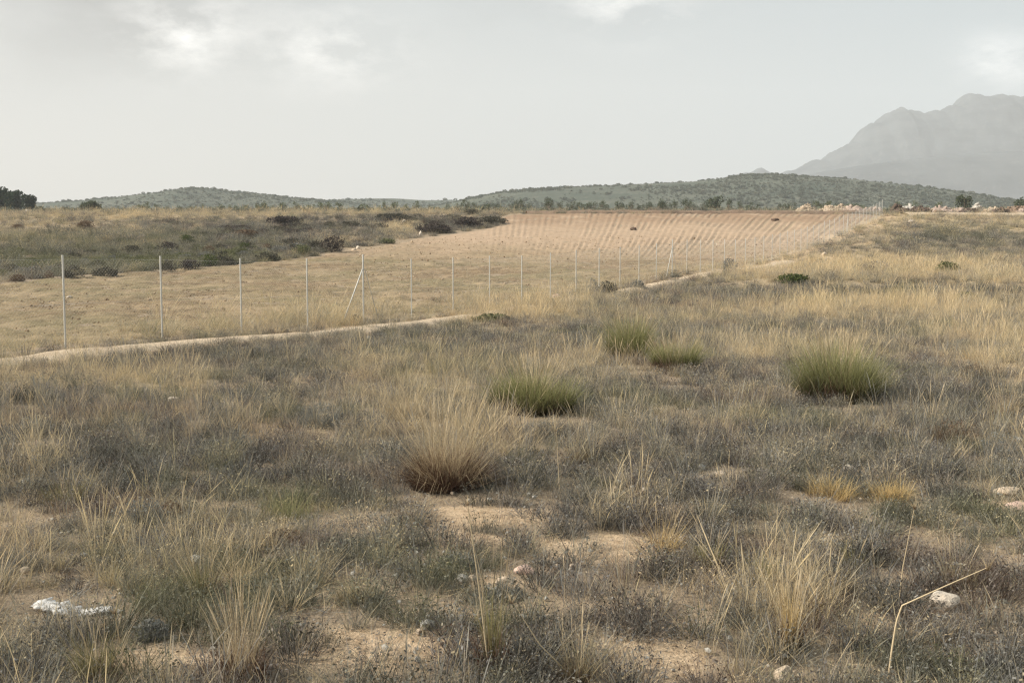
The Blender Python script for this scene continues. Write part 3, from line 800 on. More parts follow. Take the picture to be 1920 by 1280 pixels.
# ------------------------------------------------------------------ plants that one can single out
BL = {
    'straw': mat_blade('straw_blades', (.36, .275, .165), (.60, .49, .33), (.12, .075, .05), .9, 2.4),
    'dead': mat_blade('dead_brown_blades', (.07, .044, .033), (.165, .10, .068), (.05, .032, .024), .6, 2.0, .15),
    'green': mat_blade('green_blades', (.075, .086, .036), (.15, .152, .068), (.035, .034, .016), .9, 1.5, .3, (.46, .44, .20)),  # blade bases darkened for shade low in the clump and its dark old interior
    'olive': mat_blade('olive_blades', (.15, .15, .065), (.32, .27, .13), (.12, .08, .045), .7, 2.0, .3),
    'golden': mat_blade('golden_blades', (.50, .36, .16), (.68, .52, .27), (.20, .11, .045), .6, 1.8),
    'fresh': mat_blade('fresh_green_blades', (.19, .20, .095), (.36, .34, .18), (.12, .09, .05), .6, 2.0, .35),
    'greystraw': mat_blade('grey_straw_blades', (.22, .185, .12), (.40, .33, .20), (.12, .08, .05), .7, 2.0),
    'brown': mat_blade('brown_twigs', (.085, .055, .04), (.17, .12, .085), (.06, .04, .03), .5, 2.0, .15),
}
def leaf_mat(name, a, b):
    m, nt, out = new_mat(name); leafy(nt, out, mixc(nt, attr(nt, 'rnd'), a, b), .25); return m
LM = {
    'darkbush': leaf_mat('dark_bush_leaves', (.055, .054, .042), (.13, .118, .09)),
    'purple': leaf_mat('dark_purplish_bush_leaves', (.045, .038, .036), (.10, .082, .072)),
    'greenbush': leaf_mat('green_bush_leaves', (.045, .065, .022), (.12, .14, .05)),
    'greybush': leaf_mat('grey_bush_leaves', (.15, .155, .145), (.27, .265, .235)),
    'brownbush': leaf_mat('brown_bush_leaves', (.11, .075, .052), (.21, .15, .10)),
    'oliveb': leaf_mat('olive_bush_leaves', (.10, .11, .055), (.20, .20, .11)),
}
M_TWIG = mat_plain('bush_twigs', (.13, .095, .07))

def base(u, v):
    x, y = hit(u, v); return x, y, float(G(x, y)), y / F      # metres per pixel

def tussock(u, v, w, h, kind, label, group=None, n=500, r=None, dead=0, stalk=0, name='grass_tussock', cat='tussock', spread=1.0, tall=1.0, seed=0, bw=.0034, sc_=1.0, core=.2, skirt=True, kink=.16, low=.45):
    x, y, z, mp = base(u, v); W = w * mp; Hh = h * mp * sc_
    rg = np.random.default_rng(1000 + seed + int(u * 7 + v))
    root = empty(name, (x, y, z), label, cat, group)
    ln = (Hh * low, Hh * 1.15)
    mx = min(1.35, math.atan2(W * .5, Hh * .75) * 1.15) * spread
    # several stools of different vigour grown together, so that no clump is an even fan
    parts = []; ns = 5 if n > 200 else 3
    for q in range(ns):
        a = rg.uniform(0, 6.28); f = rg.uniform(0, 1) ** .5; ox, oy = math.cos(a) * W * core * f, math.sin(a) * W * core * f
        vg = rg.uniform(.6, 1.1)
        p = blades(int(n / ns * rg.uniform(.5, 1.4)), W * core * .55, (ln[0] * vg, ln[1] * vg), (.0, mx * rg.uniform(.75, 1.1)), bw * .8 * (1 + y / 40), rg.uniform(.2, .6), 6, 1.0, rg, twist=1.5,
                   lean_dir=(a, .45), kink=kink)
        parts.append((p[0] + np.array([ox, oy, 0]), p[1], p[2], p[3]))
    if skirt: parts.append(blades(n // 5, W * .26, (Hh * .2, Hh * .7), (.3, 1.45), bw * .8 * (1 + y / 40), .9, 5, 1.0, rg, twist=2.5))
    g = join(*parts)
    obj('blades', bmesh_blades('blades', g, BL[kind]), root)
    if dead:
        d = blades(dead, W * core * 1.3, (Hh * .18, Hh * .58), (.05, min(1.2, mx * 1.1)), bw * 1.3 * (1 + y / 40), .3, 3, .8, rg, twist=2)
        obj('dead_base', bmesh_blades('dead_base', d, BL['dead']), root)
    if stalk:
        d = blades(stalk, W * .16, (Hh * .95, Hh * 1.35 * tall), (.0, mx * .8), bw * .65 * (1 + y / 40), .2, 6, 1.0, rg, seed_head=True, twist=2)
        obj('seed_stalks', bmesh_blades('seed_stalks', d, BL['straw']), root)['kind'] = 'stuff'
    return root

# the big straw tussock in the centre
t = tussock(836, 914, 222, 164, 'straw', 'largest straw coloured tussock with dark brown base, in the middle of the foreground', n=950, dead=2600, stalk=260, spread=1.3, core=.2, skirt=False, kink=.3, low=.3)
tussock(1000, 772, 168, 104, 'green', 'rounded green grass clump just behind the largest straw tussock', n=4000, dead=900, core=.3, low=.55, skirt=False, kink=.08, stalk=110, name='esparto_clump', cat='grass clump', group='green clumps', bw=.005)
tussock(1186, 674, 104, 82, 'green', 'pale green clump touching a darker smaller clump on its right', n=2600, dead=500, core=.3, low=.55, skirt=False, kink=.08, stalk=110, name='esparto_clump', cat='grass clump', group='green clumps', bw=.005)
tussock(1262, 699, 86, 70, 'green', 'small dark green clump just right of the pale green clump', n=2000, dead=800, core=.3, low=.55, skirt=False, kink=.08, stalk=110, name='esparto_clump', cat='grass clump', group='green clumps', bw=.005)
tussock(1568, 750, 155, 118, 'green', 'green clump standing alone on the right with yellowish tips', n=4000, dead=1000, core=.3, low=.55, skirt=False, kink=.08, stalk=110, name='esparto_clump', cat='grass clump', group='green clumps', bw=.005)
TS = [
 (1885, 785, 120, 88, 'straw', 'pale straw tussock at the right edge behind the grey scrub', 420, 120, 20),
 (1842, 708, 120, 82, 'straw', 'spiky straw tussock with brown base, upper of the two near the right edge', 380, 220, 20),
 (1078, 868, 105, 75, 'greystraw', 'small greyish tussock right of the largest straw tussock', 320, 120, 10),
 (120, 948, 140, 90, 'olive', 'olive tussock near the left edge above the white plastic scrap', 420, 80, 12),
 (540, 978, 125, 80, 'fresh', 'pale fresh green tuft left of the bare sandy patches', 420, 0, 6),
 (1240, 1035, 170, 100, 'golden', 'yellow tuft on the right rim of the bare mound', 450, 60, 16),
 (1330, 1070, 130, 100, 'olive', 'loose olive tuft in front of the yellow tuft', 380, 100, 10),
 (455, 1285, 165, 195, 'straw', 'tall straw tussock at the bottom edge, left of the centre', 330, 420, 46),
 (385, 1118, 150, 108, 'olive', 'olive tussock standing just behind the tall straw tussock', 330, 260, 24),
 (925, 1262, 120, 205, 'olive', 'narrow upright tussock at the bottom centre with one very tall stem', 380, 160, 12),
 (1478, 1222, 90, 170, 'golden', 'golden upright tussock left of the bent stalk', 300, 240, 26),
 (1795, 1105, 150, 120, 'greystraw', 'dry tussock leaning right behind the white rock', 460, 260, 20),
 (1425, 1100, 130, 100, 'olive', 'greenish tussock behind the golden upright tussock', 360, 120, 10),
 (1655, 936, 190, 72, 'golden', 'low orange yellow grass patch, right of its pair', 1500, 60, 4),
 (1550, 932, 170, 66, 'golden', 'low orange yellow grass patch, left of its pair', 1400, 60, 4),
 (660, 1135, 110, 80, 'greystraw', 'grey straw tuft above the left bare soil at the bottom', 320, 60, 8),
 (748, 792, 150, 112, 'straw', 'leaning straw tuft touching the left side of the largest tussock', 700, 0, 16),
 (950, 1000, 70, 40, 'greystraw', 'tiny grey tuft growing on the bare sandy patch', 160, 40, 3),
 (1700, 860, 90, 60, 'greystraw', 'thin pale tuft above the orange grass patches', 220, 40, 10),
 (30, 920, 90, 70, 'straw', 'thin straw tuft cut by the left edge', 240, 40, 10),
 (220, 800, 100, 60, 'straw', 'straw tuft in the grey scrub below the sandy strip', 260, 60, 10),
 (1160, 850, 80, 45, 'greystraw', 'low pale tuft in grey scrub right of the small greyish tussock', 200, 60, 4),
 (1600, 1075, 120, 80, 'olive', 'short olive tuft between golden tussock and white rock', 320, 60, 6),
 (1085, 1275, 130, 130, 'greystraw', 'bent pale tussock at bottom edge right of the centre', 340, 90, 18),
 (190, 1275, 180, 130, 'olive', 'olive straw tussock at bottom edge below the white plastic scrap', 460, 120, 22),
 (1345, 720, 90, 50, 'straw', 'small straw tuft right of the dark green clump', 220, 40, 8),
 (690, 850, 90, 70, 'greystraw', 'grey straw tuft left of the largest tussock base', 240, 60, 8),
]
for i, (u, v, w, h, kd, lb, n, dd, sk) in enumerate(TS):
    tussock(u, v, w * .9, h, kd, lb, 'dry tussocks in the scrub', int(n * .42), None, int(dd * .8), int(sk * 1.5), sc_=.86, kink=.28, spread=.55 if w < h * .95 else .9, tall=1.35 if 'very tall' in lb else 1.0, seed=i)

def bush(u, v, w, h, kind, label, group=None, n=260, name='scrub_bush', cat='bush', leaf=None, deep=1.0):
    x, y, z, mp = base(u, v); W = w * mp; Hh = h * mp * (1.25 if v < 690 else .95)
    rg = np.random.default_rng(2000 + int(u * 5 + v * 3))
    leaf = leaf or max(.012, W * .032)
    root = empty(name, (x, y, z), label, cat, group)
    parts = [leaves(n, 0, 0, Hh * .42, W * .46, W * .40 * deep, Hh * .56, leaf, rg, .3, low=-.75)]
    for k in range(4):
        a = rg.uniform(0, 6.28); q = rg.uniform(.5, .8)
        parts.append(leaves(n // 4, math.cos(a) * W * .3, math.sin(a) * W * .25, Hh * rg.uniform(.25, .6), W * .24 * q * 1.3, W * .22, Hh * .36 * q * 1.3, leaf, rg, .3))
    if v > 690:
        parts = [leaves(n // 3, 0, 0, Hh * .42, W * .46, W * .40, Hh * .5, leaf * .8, rg, .2, low=-.75)] + [blades(n // 5, W * .3, (Hh * .4, Hh * 1.0), (.0, 1.2), .0034 * (1 + y / 30), .5, 3, 1.0, rg, twist=2) for _ in range(3)]
    obj('foliage', bmesh_blades('foliage', join(*parts), LM[kind]), root)
    g = blades(26, W * .12, (Hh * .4, Hh * .95), (.1, 1.0), leaf * .35, .3, 3, 1.0, rg, twist=2)
    obj('twigs', bmesh_blades('twigs', g, M_TWIG), root)
    return root
BS = [
 (391, 842, 52, 36, 'darkbush', 'small round dark bush in grey scrub, left part of the foreground'),
 (1790, 835, 110, 58, 'brownbush', 'dark brown low bush near the right edge, above the flat pale stones'),
 (322, 975, 60, 42, 'brownbush', 'reddish brown dead bush left of the fresh green tuft'),
 (532, 1022, 90, 34, 'brownbush', 'flat dark brown bush at the left end of the bare sandy patch'),
 (1776, 516, 48, 22, 'greenbush', 'dark green bush alone on the yellow slope at the right'),
 (1486, 532, 62, 16, 'greenbush', 'flat dark green bush beside the end of the sandy strip'),
 (1369, 513, 34, 24, 'greybush', 'grey bush against the fence, farthest from the camera'),
 (1140, 553, 44, 22, 'darkbush', 'dark bush behind the fence near its middle'),
 (1112, 552, 22, 26, 'greybush', 'small grey bush left of the dark bush behind the fence'),
 (1196, 543, 30, 16, 'greybush', 'small grey bush between two posts right of the dark bush'),
 (668, 608, 30, 16, 'darkbush', 'small dark bush at the foot of the braced post'),
 (925, 604, 80, 13, 'oliveb', 'flat olive dark bush below the yellow grass at the fence'),
 (1812, 566, 42, 16, 'greenbush', 'small green bush on the dark flat at the right'),
 (42, 756, 56, 42, 'darkbush', 'dark bush at the left edge below the sandy strip'),
 (105, 762, 46, 24, 'darkbush', 'low dark bush right of the dark bush at the left edge'),
 (1830, 705, 46, 26, 'brownbush', 'dark brown bush under the spiky straw tussock'),
 (940, 1125, 110, 30, 'greybush', 'low grey twiggy bush below the pinkish stone'),
 (285, 1200, 70, 46, 'greybush', 'bluish grey bush right of the white plastic scrap'),
 (270, 985, 120, 60, 'greybush', 'wide grey bush left of the reddish brown dead bush'),
 (1880, 860, 90, 60, 'greybush', 'grey bush at the right edge above the flat pale stones'),
 (1010, 820, 90, 40, 'greybush', 'grey bush right below the rounded green clump'),
 (600, 800, 110, 55, 'greybush', 'wide grey bush left of the leaning straw tuft'),
 (860, 1065, 90, 34, 'greybush', 'grey bush on the bare soil left of the pinkish stone'),
]
for b_ in BS: bush(*b_, group='bushes in the near scrub', n=900 if b_[1] > 700 else 420, leaf=.011 if b_[1] > 700 else None)
FB = [(140, 490, 30, 14, 'darkbush', 'dark bush on the left slope just right of the nearest fence post top'), (250, 477, 38, 15, 'darkbush', 'dark wide bush on the left slope above the second panel'),
 (315, 477, 42, 20, 'purple', 'tall dark bush on the left slope above the second post'), (350, 458, 30, 15, 'greenbush', 'dark green bush highest in the middle of the left slope'),
 (212, 483, 18, 15, 'darkbush', 'small dark upright bush left of the dark wide bush'), (169, 479, 26, 9, 'darkbush', 'flat dark bush left of the small upright bush'),
 (66, 469, 13, 11, 'brownbush', 'tiny brown bush alone in pale grass on the far left slope'), (37, 475, 22, 9, 'greenbush', 'flat green bush left of the tiny brown bush'),
 (162, 429, 38, 13, 'brownbush', 'brown bush high on the left slope near the crest'), (34, 430, 26, 8, 'brownbush', 'flat brown bush high on the left slope at the edge'),
 (58, 496, 24, 11, 'greenbush', 'bright green bush low on the left slope'), (77, 499, 14, 12, 'greenbush', 'bright green small bush right of the bright green bush'),
 (92, 524, 18, 14, 'brownbush', 'dark brown bush on the field edge left of the nearest post'), (33, 528, 30, 12, 'brownbush', 'brown flat bush on the field edge at the left'),
 (140, 523, 44, 20, 'darkbush', 'dark grey bush on the field edge behind the nearest post'), (198, 520, 50, 16, 'darkbush', 'wide dark bush on the field edge between the first two posts'),
 (316, 510, 34, 20, 'darkbush', 'dark bush on the field edge behind the second post'), (358, 506, 42, 17, 'purple', 'dark purplish bush on the field edge right of the second post'),
 (392, 500, 40, 20, 'greenbush', 'green bush on the field edge between second and third post'), (392, 476, 28, 13, 'brownbush', 'dark brown bush above the green bush on the field edge'),
 (413, 472, 32, 12, 'darkbush', 'dark bush left of a rounder green bush on the left slope'), (457, 472, 24, 15, 'greenbush', 'round dark green bush above the third post'),
 (501, 472, 22, 13, 'brownbush', 'reddish brown bush right of the round green bush'), (462, 446, 54, 13, 'brownbush', 'long brown bush in the middle of the left slope'),
 (418, 497, 46, 15, 'darkbush', 'wide dark bush on the field edge left of the third post'), (504, 491, 48, 15, 'darkbush', 'long dark bush on the field edge right of the third post'),
 (567, 480, 40, 18, 'oliveb', 'olive bush on the field edge above the fourth post'), (624, 473, 46, 26, 'purple', 'largest and darkest bush on the field edge above the braced post'),
 (593, 468, 32, 15, 'darkbush', 'dark bush touching the left of the darkest bush'), (726, 457, 34, 8, 'oliveb', 'thin olive bush on the field edge right of the darkest bush'),
 (815, 437, 70, 15, 'purple', 'long dark bush on the upper field edge'), (880, 427, 60, 17, 'purple', 'dark bush at the upper field edge near its tip'),
 (925, 420, 60, 12, 'darkbush', 'flat dark bush forming the tip of the scrub at the field'), (618, 427, 24, 10, 'darkbush', 'small dark bush high above the braced post'),
 (535, 420, 70, 12, 'purple', 'long dark bush just below the crest on the left'), (738, 413, 70, 10, 'darkbush', 'long dark green bush just below the crest in the centre'),
 (887, 403, 36, 9, 'darkbush', 'blackish bush on the crest above the scrub tip'), (270, 500, 60, 14, 'oliveb', 'pale olive bush on the left slope left of the second post'),
 (345, 488, 50, 12, 'oliveb', 'pale olive bush on the left slope right of the second post'), (455, 432, 40, 8, 'purple', 'dark flat bush above the long brown bush')]
for b_ in FB: bush(*b_, group='bushes on the left slope', n=420, deep=1.3)

_rg = np.random.default_rng(77)
for i in range(66):
    e = _rg.uniform(0, 1); u_ = e * 560
    v_ = np.interp(u_, [0, 120, 300, 450, 600], [522, 513, 498, 488, 470]) - abs(_rg.normal(0, 9)) - 2
    k_ = ['oliveb', 'darkbush', 'greybush'][i % 3]
    bush(u_, v_, _rg.uniform(18, 44), _rg.uniform(9, 16), k_, {'oliveb': 'pale olive bush in the low scrub band along the far field edge', 'darkbush': 'low dark bush filling the scrub band along the far field edge', 'greybush': 'low grey bush filling the scrub band along the far field edge'}[k_],
         'low scrub band along the far field edge', n=260, deep=1.4, name='band_bush')
for i in range(34):
    u_ = _rg.uniform(380, 860); v_ = np.interp(u_, [380, 860], [446, 424]) - abs(_rg.normal(0, 10))
    if field_sd(*[np.array([q]) for q in hit(u_, v_)])[0] > -.5: continue
    bush(u_, v_, _rg.uniform(16, 46), _rg.uniform(5, 9), ['purple', 'darkbush'][i % 2], ['purplish dark bush in the upper scrub below the crest', 'dark grey bush in the upper scrub below the crest'][i % 2], 'dark bushes below the crest', n=200, deep=1.4, name='crest_bush')

# ------------------------------------------------------------------ stones
def stone(u, v, w, h, kind, label, seed, group='stones lying in the scrub', deep=.8, rot=0, name='stone', cat='stone'):
    x, y, z, mp = base(u, v)
    o = obj(name, stone_mesh(w * mp, w * mp * deep, h * mp, seed, RM[kind]), None, (x, y, z - .004), rot)
    return tag(o, label, cat, group)
for i, a in enumerate([
 (1767, 1142, 62, 34, 'white', 'large white rock on the right beside the bent stalk'),
 (1470, 1278, 44, 30, 'tan', 'pale tan stone at the bottom edge below the golden tussock'),
 (982, 1076, 38, 20, 'pink', 'pinkish stone on bare soil in the middle foreground'),
 (948, 1098, 42, 16, 'tan', 'flat pale stone just below the pinkish stone'),
 (884, 1090, 30, 15, 'tan', 'small pale stone left of the pinkish stone'),
 (1888, 926, 46, 16, 'tan', 'rounded pale stone at the right edge, upper of two'),
 (1908, 953, 50, 13, 'pink', 'flat pinkish stone at the right edge, lower of two'),
 (45, 905, 20, 9, 'grey', 'small whitish stone near the left edge'),
 (70, 838, 18, 14, 'pink', 'small pink stone on the thin bare line at the left'),
 (325, 755, 20, 14, 'white', 'pale stone in grass left of the centre, below the sandy strip'),
 (1578, 1025, 24, 11, 'grey', 'whitish stone right of the smaller whitish stone on the right'),
 (1494, 1017, 18, 8, 'grey', 'smaller whitish stone above the greenish tussock on the right'),
 (1590, 880, 22, 9, 'white', 'pale stone just above the orange grass patches'),
 (1776, 923, 18, 8, 'white', 'pale pebble right of the orange grass patches'),
 (1836, 1195, 20, 9, 'grey', 'grey white pebble below the large white rock'),
 (742, 1082, 14, 8, 'grey', 'whitish pebble left of the small pale stone'),
 (1208, 920, 12, 8, 'white', 'whitish pebble above the bare mound'),
 (1345, 890, 34, 8, 'tan', 'flat tan stone in grey scrub left of the orange patches'),
 (650, 925, 16, 9, 'pink', 'small pinkish stone below and left of the largest tussock'),
 (326, 1198, 18, 8, 'white', 'whitish pebble beside the bluish grey bush'),
 (1775, 727, 16, 8, 'white', 'pale pebble between the green clump and the right edge'),
 (690, 638, 14, 8, 'grey', 'white pebble below the sandy strip near the braced post'),
 (130, 560, 10, 6, 'white', 'white stone on the field right of the nearest post'),
 (1045, 560, 18, 9, 'pink', 'pinkish stone where the sandy strip reappears'),
 (758, 417, 7, 5, 'white', 'white stone high on the left slope near the crest'),
 (788, 443, 7, 9, 'white', 'upright white stone on the upper field edge'),
 (672, 467, 8, 6, 'white', 'white stone on the field edge right of the darkest bush'),
 (664, 470, 9, 4, 'tan', 'flat pale stone touching the white stone on the field edge'),
 (270, 449, 6, 9, 'white', 'upright pale stone on the left slope'),
 (1187, 432, 12, 6, 'clod', 'dark clod alone on the pale upper field'),
 (1452, 414, 18, 5, 'clod', 'flat dark clod near the top of the field'),
 (1708, 418, 10, 5, 'white', 'pale stone on the right slope below the dirt road'),
 (1545, 480, 14, 7, 'tan', 'tan stone beside the far part of the fence'),
 (1600, 560, 14, 6, 'grey', 'pale stone on the dark flat at the right'),
]): stone(*a, seed=40 + i * 7, rot=(i * 1.3) % 3.1)

# ------------------------------------------------------------------ crumpled plastic scrap
def build_scrap():
    x, y, z, mp = base(140, 1150)
    m, nt, out = new_mat('white_plastic'); co = objco(nt)
    b = nt.nodes.new('ShaderNodeBsdfPrincipled'); b.inputs['Roughness'].default_value = .45
    n = noise(nt, co, 18, 5, .7)
    L(nt, mixc(nt, ramp(nt, n, [(.42, 0.0), (.62, 1.0)]), (.42, .39, .35), (.78, .76, .73)), b.inputs['Base Color'])
    bp = nt.nodes.new('ShaderNodeBump'); bp.inputs['Distance'].default_value = .01; L(nt, noise(nt, co, 40, 4), bp.inputs['Height']); L(nt, bp.outputs[0], b.inputs['Normal'])
    L(nt, b.outputs[0], out.inputs['Surface'])
    Lx = 170 * mp; nu, nv = 90, 26
    V = []
    for i in range(nu):
        t = i / (nu - 1)
        env = (.35 + .65 * math.sin(math.pi * min(1, t * 1.05 + .03)) ** .5) * (1 - .45 * t)
        cx = (t - .5) * Lx; cz = (.036 + .012 * math.sin(t * 9)) - .035 * t
        cy = .02 * math.sin(t * 7 + 1)
        for j in range(nv):
            s = 2 * math.pi * j / (nv - 1)
            n1 = float(fbm(np.array(t * 8.0), np.array(math.cos(s) * 1.6 + 5), 2, 500)); n2 = float(fbm(np.array(t * 15.0), np.array(math.sin(s) * 2 + math.cos(s) * 2), 2, 510))
            rr = env * (.35 + 1.1 * n1) * (.75 + .6 * abs(n2 - .5) * 2)
            V.append((cx + .03 * (n2 - .5), cy + math.cos(s) * .125 * rr, max(cz + math.sin(s) * .03 * rr, .004)))
    idx = np.arange(nu * nv).reshape(nu, nv)
    Q = np.stack([idx[:-1, :-1], idx[:-1, 1:], idx[1:, 1:], idx[1:, :-1]], -1).reshape(-1, 4)
    o = obj('plastic_scrap', mesh_from('plastic_scrap', np.array(V), Q, None, [m], smooth=False), None, (x, y, z), -.06)
    tag(o, 'crumpled strip of white plastic lying in the grass at the lower left', 'litter')
build_scrap()

# ------------------------------------------------------------------ bent stalk and lone tall stems
M_STALK = mat_plain('dry_stalk', (.58, .46, .29))
def build_stalk(pts_px, base_uv, r, label):
    x, y, z, mp = base(*base_uv)
    P = []
    for (u, v) in pts_px:
        d = ray(u, v); t = y / d[1]; P.append((d[0] * t - x, 0, EYE + d[2] * t - z))
    P[0] = (P[0][0], 0, min(P[0][2], -.03))
    P = np.array(P); P[:, 1] += np.linspace(0, -.12, len(P))
    k = np.linspace(0, len(P) - 1, 24); f = np.stack([np.interp(k, np.arange(len(P)), P[:, j]) for j in range(3)], 1)
    root = empty('dry_stalk', (x, y, z), label, 'stalk')
    v, q = tube(f, np.linspace(r, r * .35, 24), 7)
    obj('stem', mesh_from('stem', v, q, None, [M_STALK]), root)
    rg = np.random.default_rng(int(pts_px[0][0]))
    tip = f[-1]; g = blades(14, .006, (.03, .09), (.1, 1.0), .004, .3, 3, 1, rg); g = (g[0] + tip, g[1], g[2], g[3])
    obj('seed_head', bmesh_blades('seed_head', g, BL['straw']), root)
build_stalk([(1664, 1285), (1670, 1215), (1676, 1160), (1684, 1128), (1690, 1122), (1740, 1096), (1780, 1075), (1830, 1050)], (1664, 1276), .0056, 'pale dry stalk snapped sideways near its middle, left of the white rock')
build_stalk([(1684, 1128), (1688, 1060), (1694, 1000), (1700, 940)], (1680, 1140), .0035, 'thin upright straw stem rising behind the snapped stalk')
build_stalk([(918, 1265), (905, 1150), (893, 1050), (880, 950), (878, 930)], (918, 1262), .0045, 'long thin straw stem rising from the narrow upright tussock')
build_stalk([(1120, 1300), (1060, 1250), (1010, 1195), (960, 1110)], (1110, 1272), .0042, 'long thin straw stem leaning left at the bottom centre')
build_stalk([(228, 1210), (228, 1170), (230, 1130)], (228, 1210), .003, 'short straw stem standing at the right end of the plastic scrap')
build_stalk([(1050, 930), (1045, 850), (1042, 800)], (1050, 930), .0035, 'thin straw stem right of the largest tussock')

# ------------------------------------------------------------------ trees
M_BARK = mat_plain('bark', (.16, .12, .09))
TM = {'pine': leaf_mat('pine_needles', (.018, .032, .020), (.05, .07, .04)), 'orch': leaf_mat('orchard_leaves', (.05, .065, .04), (.12, .135, .078)), 'pale': leaf_mat('pale_orchard_leaves', (.08, .10, .055), (.17, .18, .105))}
def tree_meshes(w, h, kind, seed, n=380, trunk_h=.3, lobes=7):
    rg = np.random.default_rng(seed)
    P = []
    for k in range(lobes):
        a = rg.uniform(0, 6.28); q = rg.uniform(.05, .34)
        zz = h * (trunk_h + (1 - trunk_h) * rg.uniform(.3, .78))
        s = rg.uniform(.55, 1.0)
        P.append(leaves(n // lobes, math.cos(a) * w * q, math.sin(a) * w * q, zz, w * .26 * s, w * .26 * s, h * (1 - trunk_h) * .28 * s, w * .045, rg, .35))
    P.append(leaves(n // 4, 0, 0, h * (trunk_h + (1 - trunk_h) * .45), w * .36, w * .36, h * (1 - trunk_h) * .4, w * .045, rg, .3))
    cr = bmesh_blades('crown', join(*P), TM[kind])
    T = [tube([(0, 0, -.2), (w * .015, 0, h * .3), (0, w * .01, h * .62)], [w * .035, w * .028, w * .014], 7)]
    for k in range(4):
        a = rg.uniform(0, 6.28)
        T.append(tube([(w * .01, 0, h * .28), (math.cos(a) * w * .14, math.sin(a) * w * .14, h * .45), (math.cos(a) * w * .3, math.sin(a) * w * .3, h * rg.uniform(.6, .75))], [w * .02, w * .014, w * .006], 6))
    V, Q, k = [], [], 0
    for v, q in T: V.append(v); Q.append(q + k); k += len(v)
    return cr, mesh_from('trunk', np.concatenate(V), np.concatenate(Q), None, [M_BARK])
def tree_at(x, y, meshes, label, cat='tree', group=None, name='tree', s=1.0, rz=0):
    r_ = empty(name, (x, y, float(G(x, y)) - .05), label, cat, group, rz); r_.scale = (s, s, s)
    obj('crown', meshes[0], r_); obj('trunk', meshes[1], r_)
    return r_
def uy(u, y): return (u - 960) / F * y * 1.0031
# pines and the round tree at the left
for (u, y, w, h, lb, sd) in [(-16, 262, 9.5, 7.2, 'dark pine cut by the left edge, tallest of the group', 1), (16, 260, 7.0, 6.3, 'dark pine next to the tallest one at the left edge', 2),
                             (38, 257, 5.5, 5.3, 'dark pine in a dip between the taller pines and the end pine', 4), (63, 255, 4.4, 4.7, 'dark pine at the right end of the left group', 3)]:
    tree_at(uy(u, y), y, tree_meshes(w, h, 'pine', 600 + sd, 1900, .06, 11), lb, group='pines at the left edge', name='pine_tree')
tree_at(uy(182, 230), 230, tree_meshes(5.6, 2.9, 'orch', 611, 900, .03, 8), 'round dark tree alone on the crest at the left', name='round_tree')
tree_at(uy(1800, 195), 195, tree_meshes(4.0, 3.6, 'orch', 621, 520, .12, 7), 'ragged dark tree on the right crest beside the white rubble', name='almond_tree')
tree_at(uy(1903, 195), 195, tree_meshes(3.2, 3.2, 'orch', 622, 420, .12, 6), 'ragged dark tree at the far right of the crest', name='almond_tree')
tree_at(uy(1336, 250), 250, tree_meshes(4.4, 4.0, 'orch', 623, 600, .1, 7), 'largest tree in the orchard row, left of the rubble heaps', name='orchard_tree')
# orchard trees in rows
om = [tree_meshes(2.3, 2.9, 'orch', 640 + k, 150, .18, 5) for k in range(5)]
pm = [tree_meshes(2.4, 2.4, 'pale', 650 + k, 150, .15, 5) for k in range(4)]
protoT = {}
def orchard(n, u0, u1, ys, ms, label, group, seed, smin, smax):
    rg = np.random.default_rng(seed); src = None; c = 0
    while c < n:
        y = float(rg.choice(ys)) + rg.normal(0, 2); u = rg.uniform(u0, u1)
        x = uy(u, y); k = int(rg.integers(0, len(ms)))
        s = rg.uniform(smin, smax)
        if src is None:
            src = tree_at(x, y, ms[k], label, 'tree', group, 'orchard_tree', s, rg.uniform(0, 6)); kids = list(src.children)
        else:
            r2 = src.copy(); COL.objects.link(r2); r2.location = (x, y, float(G(x, y)) - .05); r2.scale = (s, s, s * rg.uniform(.85, 1.2)); r2.rotation_euler = (0, 0, rg.uniform(0, 6))
            for ch, md in zip(kids, ms[k]):
                q = ch.copy(); q.data = md; COL.objects.link(q); q.parent = r2
        c += 1
orchard(150, 872, 1500, [232, 262, 300, 345, 400], om, 'small dark green orchard tree in the rows below the right hill', 'orchard trees below the right hill', 5, .55, 1.1)
orchard(70, 200, 870, [225, 260, 310, 370], pm, 'small pale olive tree in the sparse rows below the left hill', 'olive trees below the left hill', 6, .7, 1.15)
orchard(22, 1520, 1760, [215, 245, 280], pm, 'small pale tree in the rows behind the rubble heaps', 'trees behind the rubble heaps', 8, .9, 1.35)

